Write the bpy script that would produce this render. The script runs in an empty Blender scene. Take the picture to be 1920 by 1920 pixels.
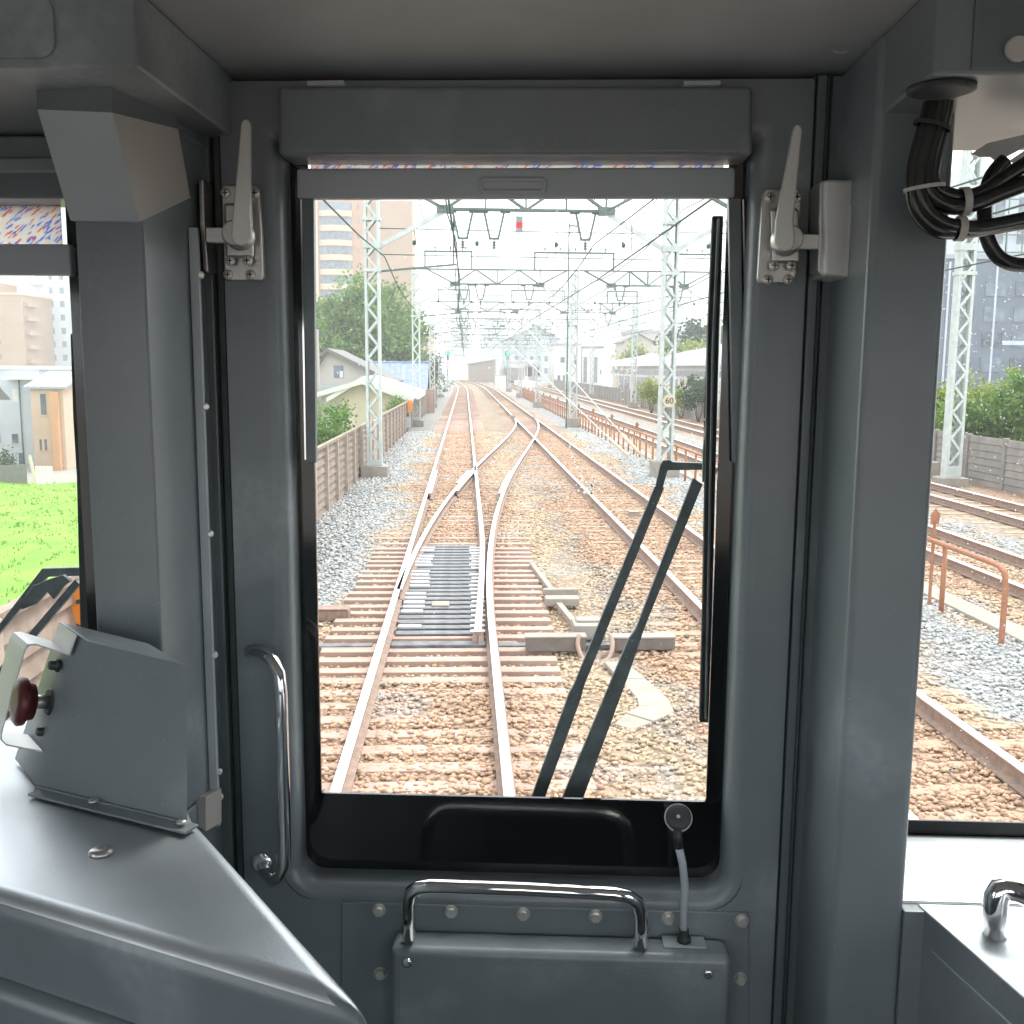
import bpy, math, random
import numpy as np
from mathutils import Vector, Matrix
random.seed(7)
rng = np.random.default_rng(7)
R = math.radians
scene = bpy.context.scene
col = scene.collection

# ---------------------------------------------------------------- camera
F, H = 1880.0, 2.74                      # focal length in photo pixels, eye height over the rail heads
PITCH, ROLL, YAW = R(8.17), R(.39), R(2.2)
TRK = R(4.91)                            # the tracks run 4.91 deg left of the cab's own axis
_fw = Vector((-math.sin(YAW)*math.cos(PITCH), math.cos(YAW)*math.cos(PITCH), -math.sin(PITCH)))
_r = Vector((math.cos(YAW), math.sin(YAW), 0)); _u = _r.cross(_fw)
RT = _r*math.cos(ROLL) + _u*math.sin(ROLL); UP = _u*math.cos(ROLL) - _r*math.sin(ROLL); FW = _fw
EYE = Vector((0, 0, H))
cd = bpy.data.cameras.new('camera'); cam = bpy.data.objects.new('camera', cd); col.objects.link(cam)
m3 = Matrix((RT, UP, -FW)).transposed()
cam.matrix_world = Matrix.Translation(EYE) @ m3.to_4x4()
cd.sensor_fit = 'HORIZONTAL'; cd.sensor_width = 36; cd.lens = F/1920*36
cd.clip_start = .02; cd.clip_end = 5000
scene.camera = cam

# ---------------------------------------------------------------- world, sun, exposure
SUN_EL, SUN_AZ = R(58), R(35)            # azimuth clockwise from +Y
w = bpy.data.worlds.new('World'); scene.world = w; w.use_nodes = True
nt = w.node_tree; N = nt.nodes; L = nt.links; N.clear()
out = N.new('ShaderNodeOutputWorld'); bg = N.new('ShaderNodeBackground')
sky = N.new('ShaderNodeTexSky'); sky.sky_type = 'NISHITA'; sky.sun_disc = False
sky.sun_elevation = SUN_EL; sky.sun_rotation = SUN_AZ; sky.air_density = 1.2; sky.dust_density = 3.0
tc = N.new('ShaderNodeTexCoord'); mp = N.new('ShaderNodeMapping'); mp.inputs['Scale'].default_value = (1, 1, 3.2)
nz = N.new('ShaderNodeTexNoise'); nz.inputs['Scale'].default_value = 2.3; nz.inputs['Detail'].default_value = 7; nz.inputs['Roughness'].default_value = .55
cr = N.new('ShaderNodeValToRGB'); cr.color_ramp.elements[0].position = .36; cr.color_ramp.elements[1].position = .54
cr.color_ramp.elements[0].color = (2.4, 2.55, 2.75, 1); cr.color_ramp.elements[1].color = (11.5, 11.6, 11.7, 1)
mx = N.new('ShaderNodeMixRGB'); mx.inputs[0].default_value = .82
L.new(tc.outputs['Generated'], mp.inputs[0]); L.new(mp.outputs[0], nz.inputs['Vector']); L.new(nz.outputs['Fac'], cr.inputs[0])
L.new(sky.outputs[0], mx.inputs[1]); L.new(cr.outputs[0], mx.inputs[2]); L.new(mx.outputs[0], bg.inputs[0])
bg.inputs[1].default_value = .11; L.new(bg.outputs[0], out.inputs[0])
sd = bpy.data.lights.new('sun', 'SUN'); sun = bpy.data.objects.new('sun', sd); col.objects.link(sun)
sd.energy = 1.3; sd.angle = R(14); sd.color = (1, .96, .9)
sdir = Vector((math.sin(SUN_AZ)*math.cos(SUN_EL), math.cos(SUN_AZ)*math.cos(SUN_EL), math.sin(SUN_EL)))
sun.rotation_euler = sdir.to_track_quat('Z', 'Y').to_euler(); sun.location = (0, 0, 40)
vs = scene.view_settings; vs.view_transform = 'Standard'; vs.look = 'None'; vs.gamma = 1; vs.use_curve_mapping = False
vs.exposure = 1.62
cy = scene.cycles
cy.max_bounces = 8; cy.diffuse_bounces = 4; cy.glossy_bounces = 4; cy.transparent_max_bounces = 24; cy.volume_bounces = 1
cy.sample_clamp_indirect = 6; cy.use_denoising = True; cy.caustics_reflective = False; cy.caustics_refractive = False

# ---------------------------------------------------------------- helpers
def ray(px, py): return FW + RT*((px-960)/F) + UP*((960-py)/F)
def C(px, py, y):                         # point of the cab seen at a photo pixel, on the plane Y = y
    d = ray(px, py); return EYE + d*(y/d.y)
def CZ(px, py, z):                        # the same on a level plane
    d = ray(px, py); return EYE + d*((z-H)/d.z)
_c, _s = math.cos(TRK), math.sin(TRK)
def T(x, y, z=0): return Vector((x*_c - y*_s, x*_s + y*_c, z))     # track frame -> world
def TX(px, y): return (px-871.9)*y/F                                # rough sideways offset of a pixel column at distance y
def TZ(py, y): return H + (689.5-py)*y/F

class MB:
    def __init__(s): s.v = []; s.f = []; s.m = []; s.s = []
    def face(s, pts, m=0, smooth=False):
        b = len(s.v); s.v += [tuple(p) for p in pts]; s.f.append(tuple(range(b, b+len(pts)))); s.m.append(m); s.s.append(smooth)
    def grid(s, rows, closed=False, m=0, smooth=True, caps=False):
        b = len(s.v); n = len(rows[0])
        for r_ in rows: s.v += [tuple(p) for p in r_]
        for i in range(len(rows)-1):
            for j in range(n if closed else n-1):
                k = (j+1) % n
                s.f.append((b+i*n+j, b+i*n+k, b+(i+1)*n+k, b+(i+1)*n+j)); s.m.append(m); s.s.append(smooth)
        if caps:
            s.f.append(tuple(b+j for j in reversed(range(n)))); s.m.append(m); s.s.append(False)
            e = b+(len(rows)-1)*n; s.f.append(tuple(e+j for j in range(n))); s.m.append(m); s.s.append(False)
    def box(s, a, b_, m=0):
        x0, y0, z0 = a; x1, y1, z1 = b_
        i = len(s.v); s.v += [(x0,y0,z0),(x1,y0,z0),(x1,y1,z0),(x0,y1,z0),(x0,y0,z1),(x1,y0,z1),(x1,y1,z1),(x0,y1,z1)]
        for q in ((0,3,2,1),(4,5,6,7),(0,1,5,4),(1,2,6,5),(2,3,7,6),(3,0,4,7)):
            s.f.append(tuple(i+k for k in q)); s.m.append(m); s.s.append(False)
    def cbox(s, c, d, m=0): s.box([c[i]-d[i]/2 for i in range(3)], [c[i]+d[i]/2 for i in range(3)], m)
    def prism(s, poly, ext, m=0):         # polygon (3-D points) pushed along a vector; poly seen counter-clockwise from -ext
        e = Vector(ext); n = len(poly); b = len(s.v); P = [Vector(p) for p in poly]
        s.v += [tuple(p) for p in P] + [tuple(p+e) for p in P]
        s.f.append(tuple(range(b, b+n))); s.f.append(tuple(b+n+k for k in reversed(range(n))))
        s.m += [m, m]; s.s += [False, False]
        for k in range(n):
            j = (k+1) % n
            s.f.append((b+j, b+k, b+n+k, b+n+j)); s.m.append(m); s.s.append(False)
    def bar(s, p, q, w_, h_, m=0, up=(0, 0, 1)):
        p, q = Vector(p), Vector(q); d = (q-p).normalized(); u = Vector(up)
        if abs(d.dot(u)) > .98: u = Vector((1, 0, 0))
        a = d.cross(u).normalized(); c = a.cross(d)
        a *= w_/2; c *= h_/2
        s.grid([[p-a-c, p+a-c, p+a+c, p-a+c], [q-a-c, q+a-c, q+a+c, q-a+c]], True, m, False, True)
    def tube(s, pts, r, n=10, m=0, caps=True):
        P = [Vector(p) for p in pts]; rows = []; pa = None
        for i, p in enumerate(P):
            d = (P[min(i+1, len(P)-1)] - P[max(i-1, 0)]).normalized()
            if pa is None:
                pa = d.cross(Vector((0, 0, 1)) if abs(d.z) < .9 else Vector((1, 0, 0))).normalized()
            else: pa = (pa - d*pa.dot(d)).normalized()
            b = d.cross(pa); rr = r[i] if isinstance(r, (list, tuple)) else r
            rows.append([p + (pa*math.cos(t) + b*math.sin(t))*rr for t in [2*math.pi*k/n for k in range(n)]])
        s.grid(rows, True, m, True, caps)
    def lathe(s, c, axis, prof, n=20, m=0):   # prof: (distance along axis, radius)
        c = Vector(c); a = Vector(axis).normalized(); u = a.cross(Vector((0, 0, 1)) if abs(a.z) < .9 else Vector((1, 0, 0))).normalized(); v = a.cross(u)
        rows = [[c + a*t + (u*math.cos(q) + v*math.sin(q))*r_ for q in [2*math.pi*k/n for k in range(n)]] for t, r_ in prof]
        s.grid(rows, True, m, True, True)
    def screw(s, c, axis, r, m=0):            # round head with a cross recess drawn as two raised-edge slots
        s.lathe(c, axis, [(0, r), (r*.25, r*.98), (r*.45, r*.75), (r*.52, r*.35)], 16, m)
    def build(s, name, mat, parent=None, loc=None, bevel=0, seg=2, angle=35):
        me = bpy.data.meshes.new(name)
        o3 = Vector((0, 0, 0)) if loc is None else Vector(loc)
        vv = np.array(s.v, dtype=np.float64).reshape(-1, 3)
        if parent is not None and name is not None and parent.get('_w'): vv = vv - np.array(parent.location)
        elif loc is not None: vv = vv - np.array(o3)
        me.from_pydata([tuple(p) for p in vv], [], s.f)
        for mm in (mat if isinstance(mat, (list, tuple)) else [mat]): me.materials.append(mm)
        me.polygons.foreach_set('material_index', s.m)
        me.polygons.foreach_set('use_smooth', [True]*len(s.s) if bevel else s.s)
        me.update()
        o = bpy.data.objects.new(name, me); col.objects.link(o)
        if parent is not None: o.parent = parent
        elif loc is not None: o.location = o3
        if bevel:
            b = o.modifiers.new('bevel', 'BEVEL'); b.width = bevel; b.segments = seg; b.limit_method = 'ANGLE'; b.angle_limit = R(angle); b.harden_normals = True
        return o

def tag(o, label, cat, group=None):
    o['label'] = label; o['category'] = cat
    if group: o['group'] = group
    return o
def thing(name, label, cat, loc, rotz=0, group=None, world=False):
    o = bpy.data.objects.new(name, None); col.objects.link(o); o.empty_display_size = .1
    o.location = loc; o.rotation_euler = (0, 0, rotz)
    if world: o['_w'] = 1                   # its parts are written in world coordinates
    return tag(o, label, cat, group)
def tt(name, label, cat, x, y, z=0, group=None): return thing(name, label, cat, T(x, y, z), TRK, group)
def struct(o, kind='structure'): o['kind'] = kind; return o
def dup(root, loc, label=None):
    r_ = root.copy(); col.objects.link(r_); r_.location = loc
    if label: r_['label'] = label
    for ch in list(root.children):
        c = ch.copy(); col.objects.link(c); c.parent = r_
        for g in ch.children:
            d = g.copy(); col.objects.link(d); d.parent = c
    return r_
def clone(o, parent, loc):                  # one more part that shares a mesh
    c = o.copy(); col.objects.link(c); c.parent = parent; c.location = loc; return c

def smooth(P, n=5):
    P = [Vector(p) for p in P]; out = []
    for i in range(len(P)-1):
        p0, p1, p2, p3 = P[max(i-1, 0)], P[i], P[i+1], P[min(i+2, len(P)-1)]
        for k_ in range(n):
            t = k_/n; out.append(.5*((2*p1) + (p2-p0)*t + (2*p0-5*p1+4*p2-p3)*t*t + (3*p1-p0-3*p2+p3)*t**3))
    return out + [P[-1]]
# ---------------------------------------------------------------- materials
def mat(name, c, rough=.6, metal=0., var=.12, scale=8., bump=0., bscale=60., spec=.5, coat=0., c2=None, detail=5, emit=0., scuff=0., dust=0.):
    m = bpy.data.materials.new(name); m.use_nodes = True; t = m.node_tree; n = t.nodes; l = t.links
    b = n['Principled BSDF']; b.inputs['Roughness'].default_value = rough; b.inputs['Metallic'].default_value = metal
    b.inputs['Specular IOR Level'].default_value = spec; b.inputs['Coat Weight'].default_value = coat; b.inputs['Coat Roughness'].default_value = .08 if rough < .3 else .26
    tx = n.new('ShaderNodeTexCoord'); no = n.new('ShaderNodeTexNoise'); no.inputs['Scale'].default_value = scale; no.inputs['Detail'].default_value = detail
    no.inputs['Roughness'].default_value = .6
    l.new(tx.outputs['Object'], no.inputs['Vector'])
    ra = n.new('ShaderNodeValToRGB'); ra.color_ramp.elements[0].position = .32; ra.color_ramp.elements[1].position = .68
    lo = tuple(x*(1-var) for x in c) if c2 is None else c; hi = tuple(min(1, x*(1+var)) for x in c) if c2 is None else c2
    ra.color_ramp.elements[0].color = (*lo, 1); ra.color_ramp.elements[1].color = (*hi, 1)
    l.new(no.outputs['Fac'], ra.inputs[0]); l.new(ra.outputs[0], b.inputs['Base Color'])
    col_ = ra.outputs[0]
    for amt, sc, lo_, hi_, fine, mixc in ((scuff, 3.1, .57, .70, 70, tuple(min(1, x*1.5+.07) for x in c)), (dust, 260, .70, .73, 9, (.7, .7, .68))):
        if not amt: continue
        s1 = n.new('ShaderNodeTexNoise'); s1.inputs['Scale'].default_value = sc; s1.inputs['Detail'].default_value = 3; l.new(tx.outputs['Object'], s1.inputs['Vector'])
        s2 = n.new('ShaderNodeTexNoise'); s2.inputs['Scale'].default_value = fine; s2.inputs['Detail'].default_value = 3; l.new(tx.outputs['Object'], s2.inputs['Vector'])
        m1 = n.new('ShaderNodeMapRange'); m1.inputs['From Min'].default_value = lo_; m1.inputs['From Max'].default_value = hi_; l.new(s1.outputs['Fac'], m1.inputs['Value'])
        m3_ = n.new('ShaderNodeMath'); m3_.operation = 'MULTIPLY'; l.new(m1.outputs[0], m3_.inputs[0]); l.new(s2.outputs['Fac'], m3_.inputs[1])
        m4 = n.new('ShaderNodeMath'); m4.operation = 'MULTIPLY'; m4.inputs[1].default_value = amt*2; m4.use_clamp = True; l.new(m3_.outputs[0], m4.inputs[0])
        mm_ = n.new('ShaderNodeMixRGB'); mm_.inputs[2].default_value = (*mixc, 1); l.new(m4.outputs[0], mm_.inputs[0]); l.new(col_, mm_.inputs[1]); col_ = mm_.outputs[0]
    l.new(col_, b.inputs['Base Color'])
    rr = n.new('ShaderNodeMapRange'); rr.inputs['To Min'].default_value = max(.02, rough*.8); rr.inputs['To Max'].default_value = min(1, rough*1.2)
    l.new(no.outputs['Fac'], rr.inputs['Value']); l.new(rr.outputs[0], b.inputs['Roughness'])
    if bump:
        n2 = n.new('ShaderNodeTexNoise'); n2.inputs['Scale'].default_value = bscale; n2.inputs['Detail'].default_value = 4
        bp = n.new('ShaderNodeBump'); bp.inputs['Strength'].default_value = bump; bp.inputs['Distance'].default_value = .01
        l.new(tx.outputs['Object'], n2.inputs['Vector']); l.new(n2.outputs['Fac'], bp.inputs['Height']); l.new(bp.outputs[0], b.inputs['Normal'])
    if emit:
        b.inputs['Emission Color'].default_value = (*c, 1); b.inputs['Emission Strength'].default_value = emit
    return m
M = {}
M['panel'] = mat('grey_panel', (.215, .25, .27), .38, var=.12, scale=3, bump=.06, bscale=420, scuff=.75, dust=.3, coat=.5)
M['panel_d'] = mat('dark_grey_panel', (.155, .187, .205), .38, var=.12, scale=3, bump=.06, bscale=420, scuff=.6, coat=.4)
M['panel_l'] = mat('light_grey_panel', (.52, .57, .61), .45, var=.06, scale=4, bump=.05, bscale=420)
M['panel_w'] = mat('warm_grey_panel', (.50, .475, .45), .45, var=.06, scale=4, bump=.05, bscale=420)
M['ceiling'] = mat('glossy_ceiling_panel', (.52, .56, .585), .26, var=.10, scale=2.5, bump=.02, bscale=300, scuff=.2)
M['console'] = mat('metallic_grey_paint', (.54, .58, .61), .40, .8, var=.10, scale=5, bump=.06, bscale=500, coat=.7, scuff=.25, dust=.5)
M['chrome'] = mat('chrome', (.82, .82, .83), .07, 1, var=.03)
M['steel'] = mat('satin_steel', (.62, .61, .60), .30, .8, var=.10, scale=20, bump=.04, bscale=300)
M['bolt'] = mat('bright_bolt', (.78, .76, .72), .36, .65, var=.1, scale=40)
M['alu'] = mat('pale_aluminium', (.76, .76, .75), .42, .4, var=.06, scale=12)
M['black'] = mat('black_glossy_border', (.006, .008, .009), .10, var=.2, coat=.4)
M['rubber'] = mat('black_rubber', (.04, .045, .05), .5, var=.3, scale=30)
M['cable'] = mat('black_cable_sheath', (.02, .021, .022), .22, var=.2, scale=30, coat=.3)
M['seal'] = mat('dark_rubber_seal', (.06, .07, .075), .5, var=.2, scale=20)
M['dark'] = mat('dark_gap', (.045, .052, .056), .6, var=.2)
M['red'] = mat('dark_red_plastic', (.10, .010, .012), .35, var=.1)
M['white'] = mat('white_paint', (.74, .75, .74), .5, var=.06, scale=3)
M['nylon'] = mat('milky_nylon', (.6, .58, .55), .4, var=.05)
M['wiper'] = mat('wiper_grey', (.17, .20, .21), .5, var=.35, scale=25, bump=.1, bscale=200)
M['floor'] = mat('cab_floor', (.10, .10, .10), .5)
# outside
M['railhead'] = mat('polished_railhead', (.88, .87, .86), .42, .6, var=.08, scale=2)
M['rust'] = mat('rail_rust', (.29, .205, .165), .8, var=.25, scale=14, bump=.3, bscale=60)
M['sleeper'] = mat('weathered_sleeper', (.36, .245, .20), .85, c2=(.48, .35, .295), scale=5, bump=.4, bscale=40)
M['sleeper_b'] = mat('brown_sleeper', (.31, .215, .15), .85, c2=(.42, .31, .23), scale=5, bump=.4, bscale=40)
M['casing'] = mat('grey_brown_casing', (.17, .15, .135), .7, var=.2, scale=10)
M['oil'] = mat('oily_sleeper', (.06, .066, .076), .5, c2=(.20, .205, .22), scale=6, bump=.3, bscale=40)
M['plate'] = mat('bright_slide_plate', (.75, .78, .80), .4, .3, var=.15, scale=10)
M['mast'] = mat('pale_green_galvanised', (.52, .58, .56), .55, .1, var=.14, scale=5)
M['beam'] = mat('grey_green_steel', (.115, .165, .145), .6, .15, var=.2, scale=6)
M['wire'] = mat('verdigris_wire', (.05, .095, .072), .6, .2, var=.2)
M['concrete'] = mat('pale_concrete', (.27, .245, .21), .9, c2=(.37, .335, .295), scale=3, bump=.3, bscale=30)
M['fence'] = mat('brown_concrete_board', (.22, .17, .135), .9, c2=(.34, .275, .23), scale=4, bump=.3, bscale=50)
M['fence_p'] = mat('fence_post_concrete', (.36, .29, .235), .9, c2=(.48, .41, .35), scale=4, bump=.3, bscale=50)
M['fence_r'] = mat('dark_wall_board', (.22, .205, .195), .9, c2=(.32, .30, .28), scale=2, bump=.3, bscale=50)
M['orange'] = mat('rusty_orange_paint', (.31, .125, .07), .75, c2=(.41, .20, .115), scale=12)
M['sign_o'] = mat('orange_board', (.80, .27, .03), .5, var=.06)
M['signred'] = mat('sign_red', (.62, .03, .03), .5)
M['brick_o'] = mat('orange_brown_tile', (.37, .20, .115), .8, c2=(.44, .26, .155), scale=.3)
M['brick_t'] = mat('tan_tile', (.33, .215, .14), .8, c2=(.39, .27, .185), scale=.3)
M['balc'] = mat('balcony_parapet', (.58, .42, .31), .8, var=.06, scale=1)
M['winD'] = mat('window_glass_dark', (.10, .13, .16), .2, var=.5, scale=1.3)
M['winB'] = mat('window_glass_blue', (.16, .20, .25), .2, var=.4, scale=1.3)
M['wallG'] = mat('grey_siding', (.48, .44, .40), .85, var=.05, scale=2)
M['wallB'] = mat('beige_render', (.60, .52, .40), .9, var=.08, scale=2, bump=.2, bscale=30)
M['wallW'] = mat('white_render', (.70, .69, .66), .85, var=.05, scale=1)
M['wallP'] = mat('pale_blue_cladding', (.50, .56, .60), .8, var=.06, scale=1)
M['wallO'] = mat('orange_render', (.60, .33, .18), .85, var=.06, scale=1)
M['wallY'] = mat('peach_render', (.60, .45, .34), .85, var=.06, scale=1)
M['wallK'] = mat('slate_cladding', (.15, .18, .225), .8, var=.12, scale=.6)
M['roofD'] = mat('dark_roof', (.17, .16, .16), .8, var=.15, scale=3)
M['roofB'] = mat('blue_tin_roof', (.14, .20, .36), .6, c2=(.25, .30, .44), scale=2)
M['roofG'] = mat('pale_grey_roof', (.34, .37, .41), .7, var=.06, scale=.5)
M['fascia'] = mat('cream_fascia', (.66, .64, .60), .7, var=.05)
M['steelcar'] = mat('train_steel', (.40, .41, .43), .4, .4, var=.05)
M['trunk'] = mat('bark', (.10, .07, .05), .9, var=.3, scale=6, bump=.5, bscale=20)
def leafmat(name, a, b):
    m = mat(name, a, .55, c2=b, scale=.9, spec=.3); n = m.node_tree.nodes; l = m.node_tree.links
    g = n.new('ShaderNodeNewGeometry'); hs = n.new('ShaderNodeHueSaturation'); mr = n.new('ShaderNodeMapRange')
    mr.inputs['To Min'].default_value = .6; mr.inputs['To Max'].default_value = 1.35
    l.new(g.outputs['Random Per Island'], mr.inputs['Value']); l.new(mr.outputs[0], hs.inputs['Value'])
    ra = [x for x in n if x.type == 'VALTORGB'][0]; bs = n['Principled BSDF']
    l.new(ra.outputs[0], hs.inputs['Color']); l.new(hs.outputs[0], bs.inputs['Base Color'])
    tr = n.new('ShaderNodeBsdfTranslucent'); mi = n.new('ShaderNodeMixShader'); mi.inputs[0].default_value = .42
    l.new(hs.outputs[0], tr.inputs['Color']); o = [x for x in n if x.type == 'OUTPUT_MATERIAL'][0]
    l.new(bs.outputs[0], mi.inputs[1]); l.new(tr.outputs[0], mi.inputs[2]); l.new(mi.outputs[0], o.inputs['Surface'])
    return m
M['leaf'] = leafmat('tree_leaf', (.10, .215, .045), (.19, .31, .075))
M['leaf_y'] = leafmat('yellow_green_leaf', (.19, .27, .045), (.32, .37, .08))
M['leaf_d'] = leafmat('dark_leaf', (.04, .08, .045), (.07, .12, .06))
M['grass'] = mat('lush_grass', (.12, .27, .03), .85, c2=(.24, .37, .07), scale=.6, bump=.7, bscale=5, spec=.2, detail=9)
M['town'] = mat('town_ground', (.24, .24, .22), .9, c2=(.34, .32, .29), scale=.08)

# ballast: rusty between the rails, tan and blue-grey patches beside them (stone colours; the bed's darker tone paints in the shade between stones)
def ballast_mat(name, stones):
    m = bpy.data.materials.new(name); m.use_nodes = True; t = m.node_tree; n = t.nodes; l = t.links
    b = n['Principled BSDF']; b.inputs['Roughness'].default_value = .9; b.inputs['Specular IOR Level'].default_value = .25
    g = n.new('ShaderNodeNewGeometry'); mp = n.new('ShaderNodeMapping'); mp.inputs['Rotation'].default_value = (0, 0, -TRK)
    l.new(g.outputs['Position'], mp.inputs['Vector']); sx = n.new('ShaderNodeSeparateXYZ'); l.new(mp.outputs[0], sx.inputs[0])
    ns = n.new('ShaderNodeTexNoise'); ns.inputs['Scale'].default_value = .55; ns.inputs['Detail'].default_value = 3
    l.new(mp.outputs[0], ns.inputs['Vector'])
    ad = n.new('ShaderNodeMath'); ad.operation = 'MULTIPLY_ADD'; ad.inputs[1].default_value = 3.0; ad.inputs[2].default_value = -1.5
    l.new(ns.outputs['Fac'], ad.inputs[0])
    xx = n.new('ShaderNodeMath'); xx.operation = 'ADD'; l.new(sx.outputs['X'], xx.inputs[0]); l.new(ad.outputs[0], xx.inputs[1])
    yy = n.new('ShaderNodeMapRange'); yy.inputs['From Min'].default_value = 13; yy.inputs['From Max'].default_value = 9.5; l.new(sx.outputs['Y'], yy.inputs['Value'])
    xl_ = n.new('ShaderNodeMapRange'); xl_.inputs['From Min'].default_value = -.6; xl_.inputs['From Max'].default_value = -2.0; xl_.inputs['To Max'].default_value = 1.6; l.new(sx.outputs['X'], xl_.inputs['Value'])
    pr_ = n.new('ShaderNodeMath'); pr_.operation = 'MULTIPLY_ADD'; l.new(yy.outputs[0], pr_.inputs[0]); l.new(xl_.outputs[0], pr_.inputs[1]); l.new(xx.outputs[0], pr_.inputs[2]); xx = pr_
    mr = n.new('ShaderNodeMapRange'); mr.inputs['From Min'].default_value = -4; mr.inputs['From Max'].default_value = 14
    l.new(xx.outputs[0], mr.inputs['Value'])
    ra = n.new('ShaderNodeValToRGB'); e = ra.color_ramp.elements
    rust, tan, grey = (.42, .285, .20, 1), (.45, .35, .25, 1), (.39, .395, .39, 1)
    px = lambda x: (x+4)/18
    e[0].position = px(-4); e[0].color = grey; e[1].position = px(-1.75); e[1].color = grey
    for x, c in ((-1.2, tan), (-.7, rust), (.6, rust), (1.2, tan), (1.55, tan), (1.75, (.36, .31, .26, 1)), (2.2, rust), (4.1, rust), (4.5, tan), (4.9, grey), (5.6, grey), (6.4, tan), (7.2, rust), (8.4, tan), (9.3, grey), (10.2, tan), (12, rust)):
        q = e.new(px(x)); q.color = c
    l.new(mr.outputs[0], ra.inputs[0])
    n3 = n.new('ShaderNodeTexNoise'); n3.inputs['Scale'].default_value = .8; n3.inputs['Detail'].default_value = 4; n3.inputs['Roughness'].default_value = .65
    l.new(mp.outputs[0], n3.inputs['Vector'])
    r3 = n.new('ShaderNodeValToRGB'); r3.color_ramp.elements[0].position = .56; r3.color_ramp.elements[1].position = .64
    l.new(n3.outputs['Fac'], r3.inputs[0])
    mg = n.new('ShaderNodeMixRGB'); mg.inputs[2].default_value = (.40, .40, .395, 1); mu = n.new('ShaderNodeMath'); mu.operation = 'MULTIPLY'; mu.inputs[1].default_value = .45
    l.new(r3.outputs[0], mu.inputs[0]); l.new(mu.outputs[0], mg.inputs[0]); l.new(ra.outputs[0], mg.inputs[1])
    hs = n.new('ShaderNodeHueSaturation'); l.new(mg.outputs[0], hs.inputs['Color'])
    m2 = n.new('ShaderNodeMapRange'); m2.inputs['To Min'].default_value = .84 if stones else .42; m2.inputs['To Max'].default_value = 1.3 if stones else .92
    if stones:
        l.new(g.outputs['Random Per Island'], m2.inputs['Value'])
    else:
        vo = n.new('ShaderNodeTexVoronoi'); vo.inputs['Scale'].default_value = 17; l.new(mp.outputs[0], vo.inputs['Vector'])
        sp = n.new('ShaderNodeSeparateColor'); l.new(vo.outputs['Color'], sp.inputs[0]); l.new(sp.outputs[0], m2.inputs['Value'])
        bp = n.new('ShaderNodeBump'); bp.inputs['Strength'].default_value = .9; bp.inputs['Distance'].default_value = .03; bp.invert = True
        l.new(vo.outputs['Distance'], bp.inputs['Height']); l.new(bp.outputs[0], b.inputs['Normal'])
    l.new(m2.outputs[0], hs.inputs['Value']); l.new(hs.outputs[0], b.inputs['Base Color'])
    return m
M['ballast'] = ballast_mat('ballast_bed', False); M['stone'] = ballast_mat('ballast_stone', True)
# roller blind cloth: white with slanting red and blue dashes, lets the daylight through
def cloth(name):
    m = bpy.data.materials.new(name); m.use_nodes = True; t = m.node_tree; n = t.nodes; l = t.links
    b = n['Principled BSDF']; o = [x for x in n if x.type == 'OUTPUT_MATERIAL'][0]; b.inputs['Roughness'].default_value = .8
    tx = n.new('ShaderNodeTexCoord'); mp = n.new('ShaderNodeMapping'); mp.inputs['Rotation'].default_value = (0, R(-38), 0); mp.vector_type = 'TEXTURE'; mp.inputs['Scale'].default_value = (1/120, 1, 1/560)
    l.new(tx.outputs['Object'], mp.inputs[0]); vo = n.new('ShaderNodeTexVoronoi'); vo.inputs['Scale'].default_value = 1; l.new(mp.outputs[0], vo.inputs['Vector'])
    sp = n.new('ShaderNodeSeparateColor'); l.new(vo.outputs['Color'], sp.inputs[0])
    ra = n.new('ShaderNodeValToRGB'); ra.color_ramp.interpolation = 'CONSTANT'; e = ra.color_ramp.elements
    e[0].color = (.88, .87, .84, 1); e[1].position = .36; e[1].color = (.85, .36, .32, 1)
    for p, c in ((.46, (.85, .85, .84, 1)), (.64, (.28, .40, .86, 1)), (.77, (.88, .86, .80, 1))): q = e.new(p); q.color = c
    l.new(sp.outputs[0], ra.inputs[0]); l.new(ra.outputs[0], b.inputs['Base Color'])
    tr = n.new('ShaderNodeBsdfTranslucent'); mi = n.new('ShaderNodeMixShader'); mi.inputs[0].default_value = .8
    l.new(ra.outputs[0], tr.inputs['Color']); l.new(b.outputs[0], mi.inputs[1]); l.new(tr.outputs[0], mi.inputs[2]); l.new(mi.outputs[0], o.inputs['Surface'])
    return m
M['cloth'] = cloth('patterned_blind_cloth')
M['splash'] = mat('dried_splash', (.8, .8, .77), .7, var=.05)
_n = M['splash'].node_tree.nodes; _tr = _n.new('ShaderNodeBsdfTranslucent'); _tr.inputs[0].default_value = (.9, .9, .88, 1); _mi = _n.new('ShaderNodeMixShader'); _mi.inputs[0].default_value = .85
_ou = [x for x in _n if x.type == 'OUTPUT_MATERIAL'][0]; M['splash'].node_tree.links.new(_n['Principled BSDF'].outputs[0], _mi.inputs[1]); M['splash'].node_tree.links.new(_tr.outputs[0], _mi.inputs[2]); M['splash'].node_tree.links.new(_mi.outputs[0], _ou.inputs['Surface'])
gm = bpy.data.materials.new('clear_glass'); gm.use_nodes = True; gm.node_tree.nodes.clear()
_o = gm.node_tree.nodes.new('ShaderNodeOutputMaterial'); _t = gm.node_tree.nodes.new('ShaderNodeBsdfTransparent'); _t.inputs[0].default_value = (.965, .98, .975, 1)
gm.node_tree.links.new(_t.outputs[0], _o.inputs[0]); M['glass'] = gm
M['green_lamp'] = mat('green_signal_lamp', (.0, .5, .30), .3, emit=.45)
M['lamp_w'] = mat('headlight', (.95, .95, .9), .3, emit=1.6)

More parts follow.
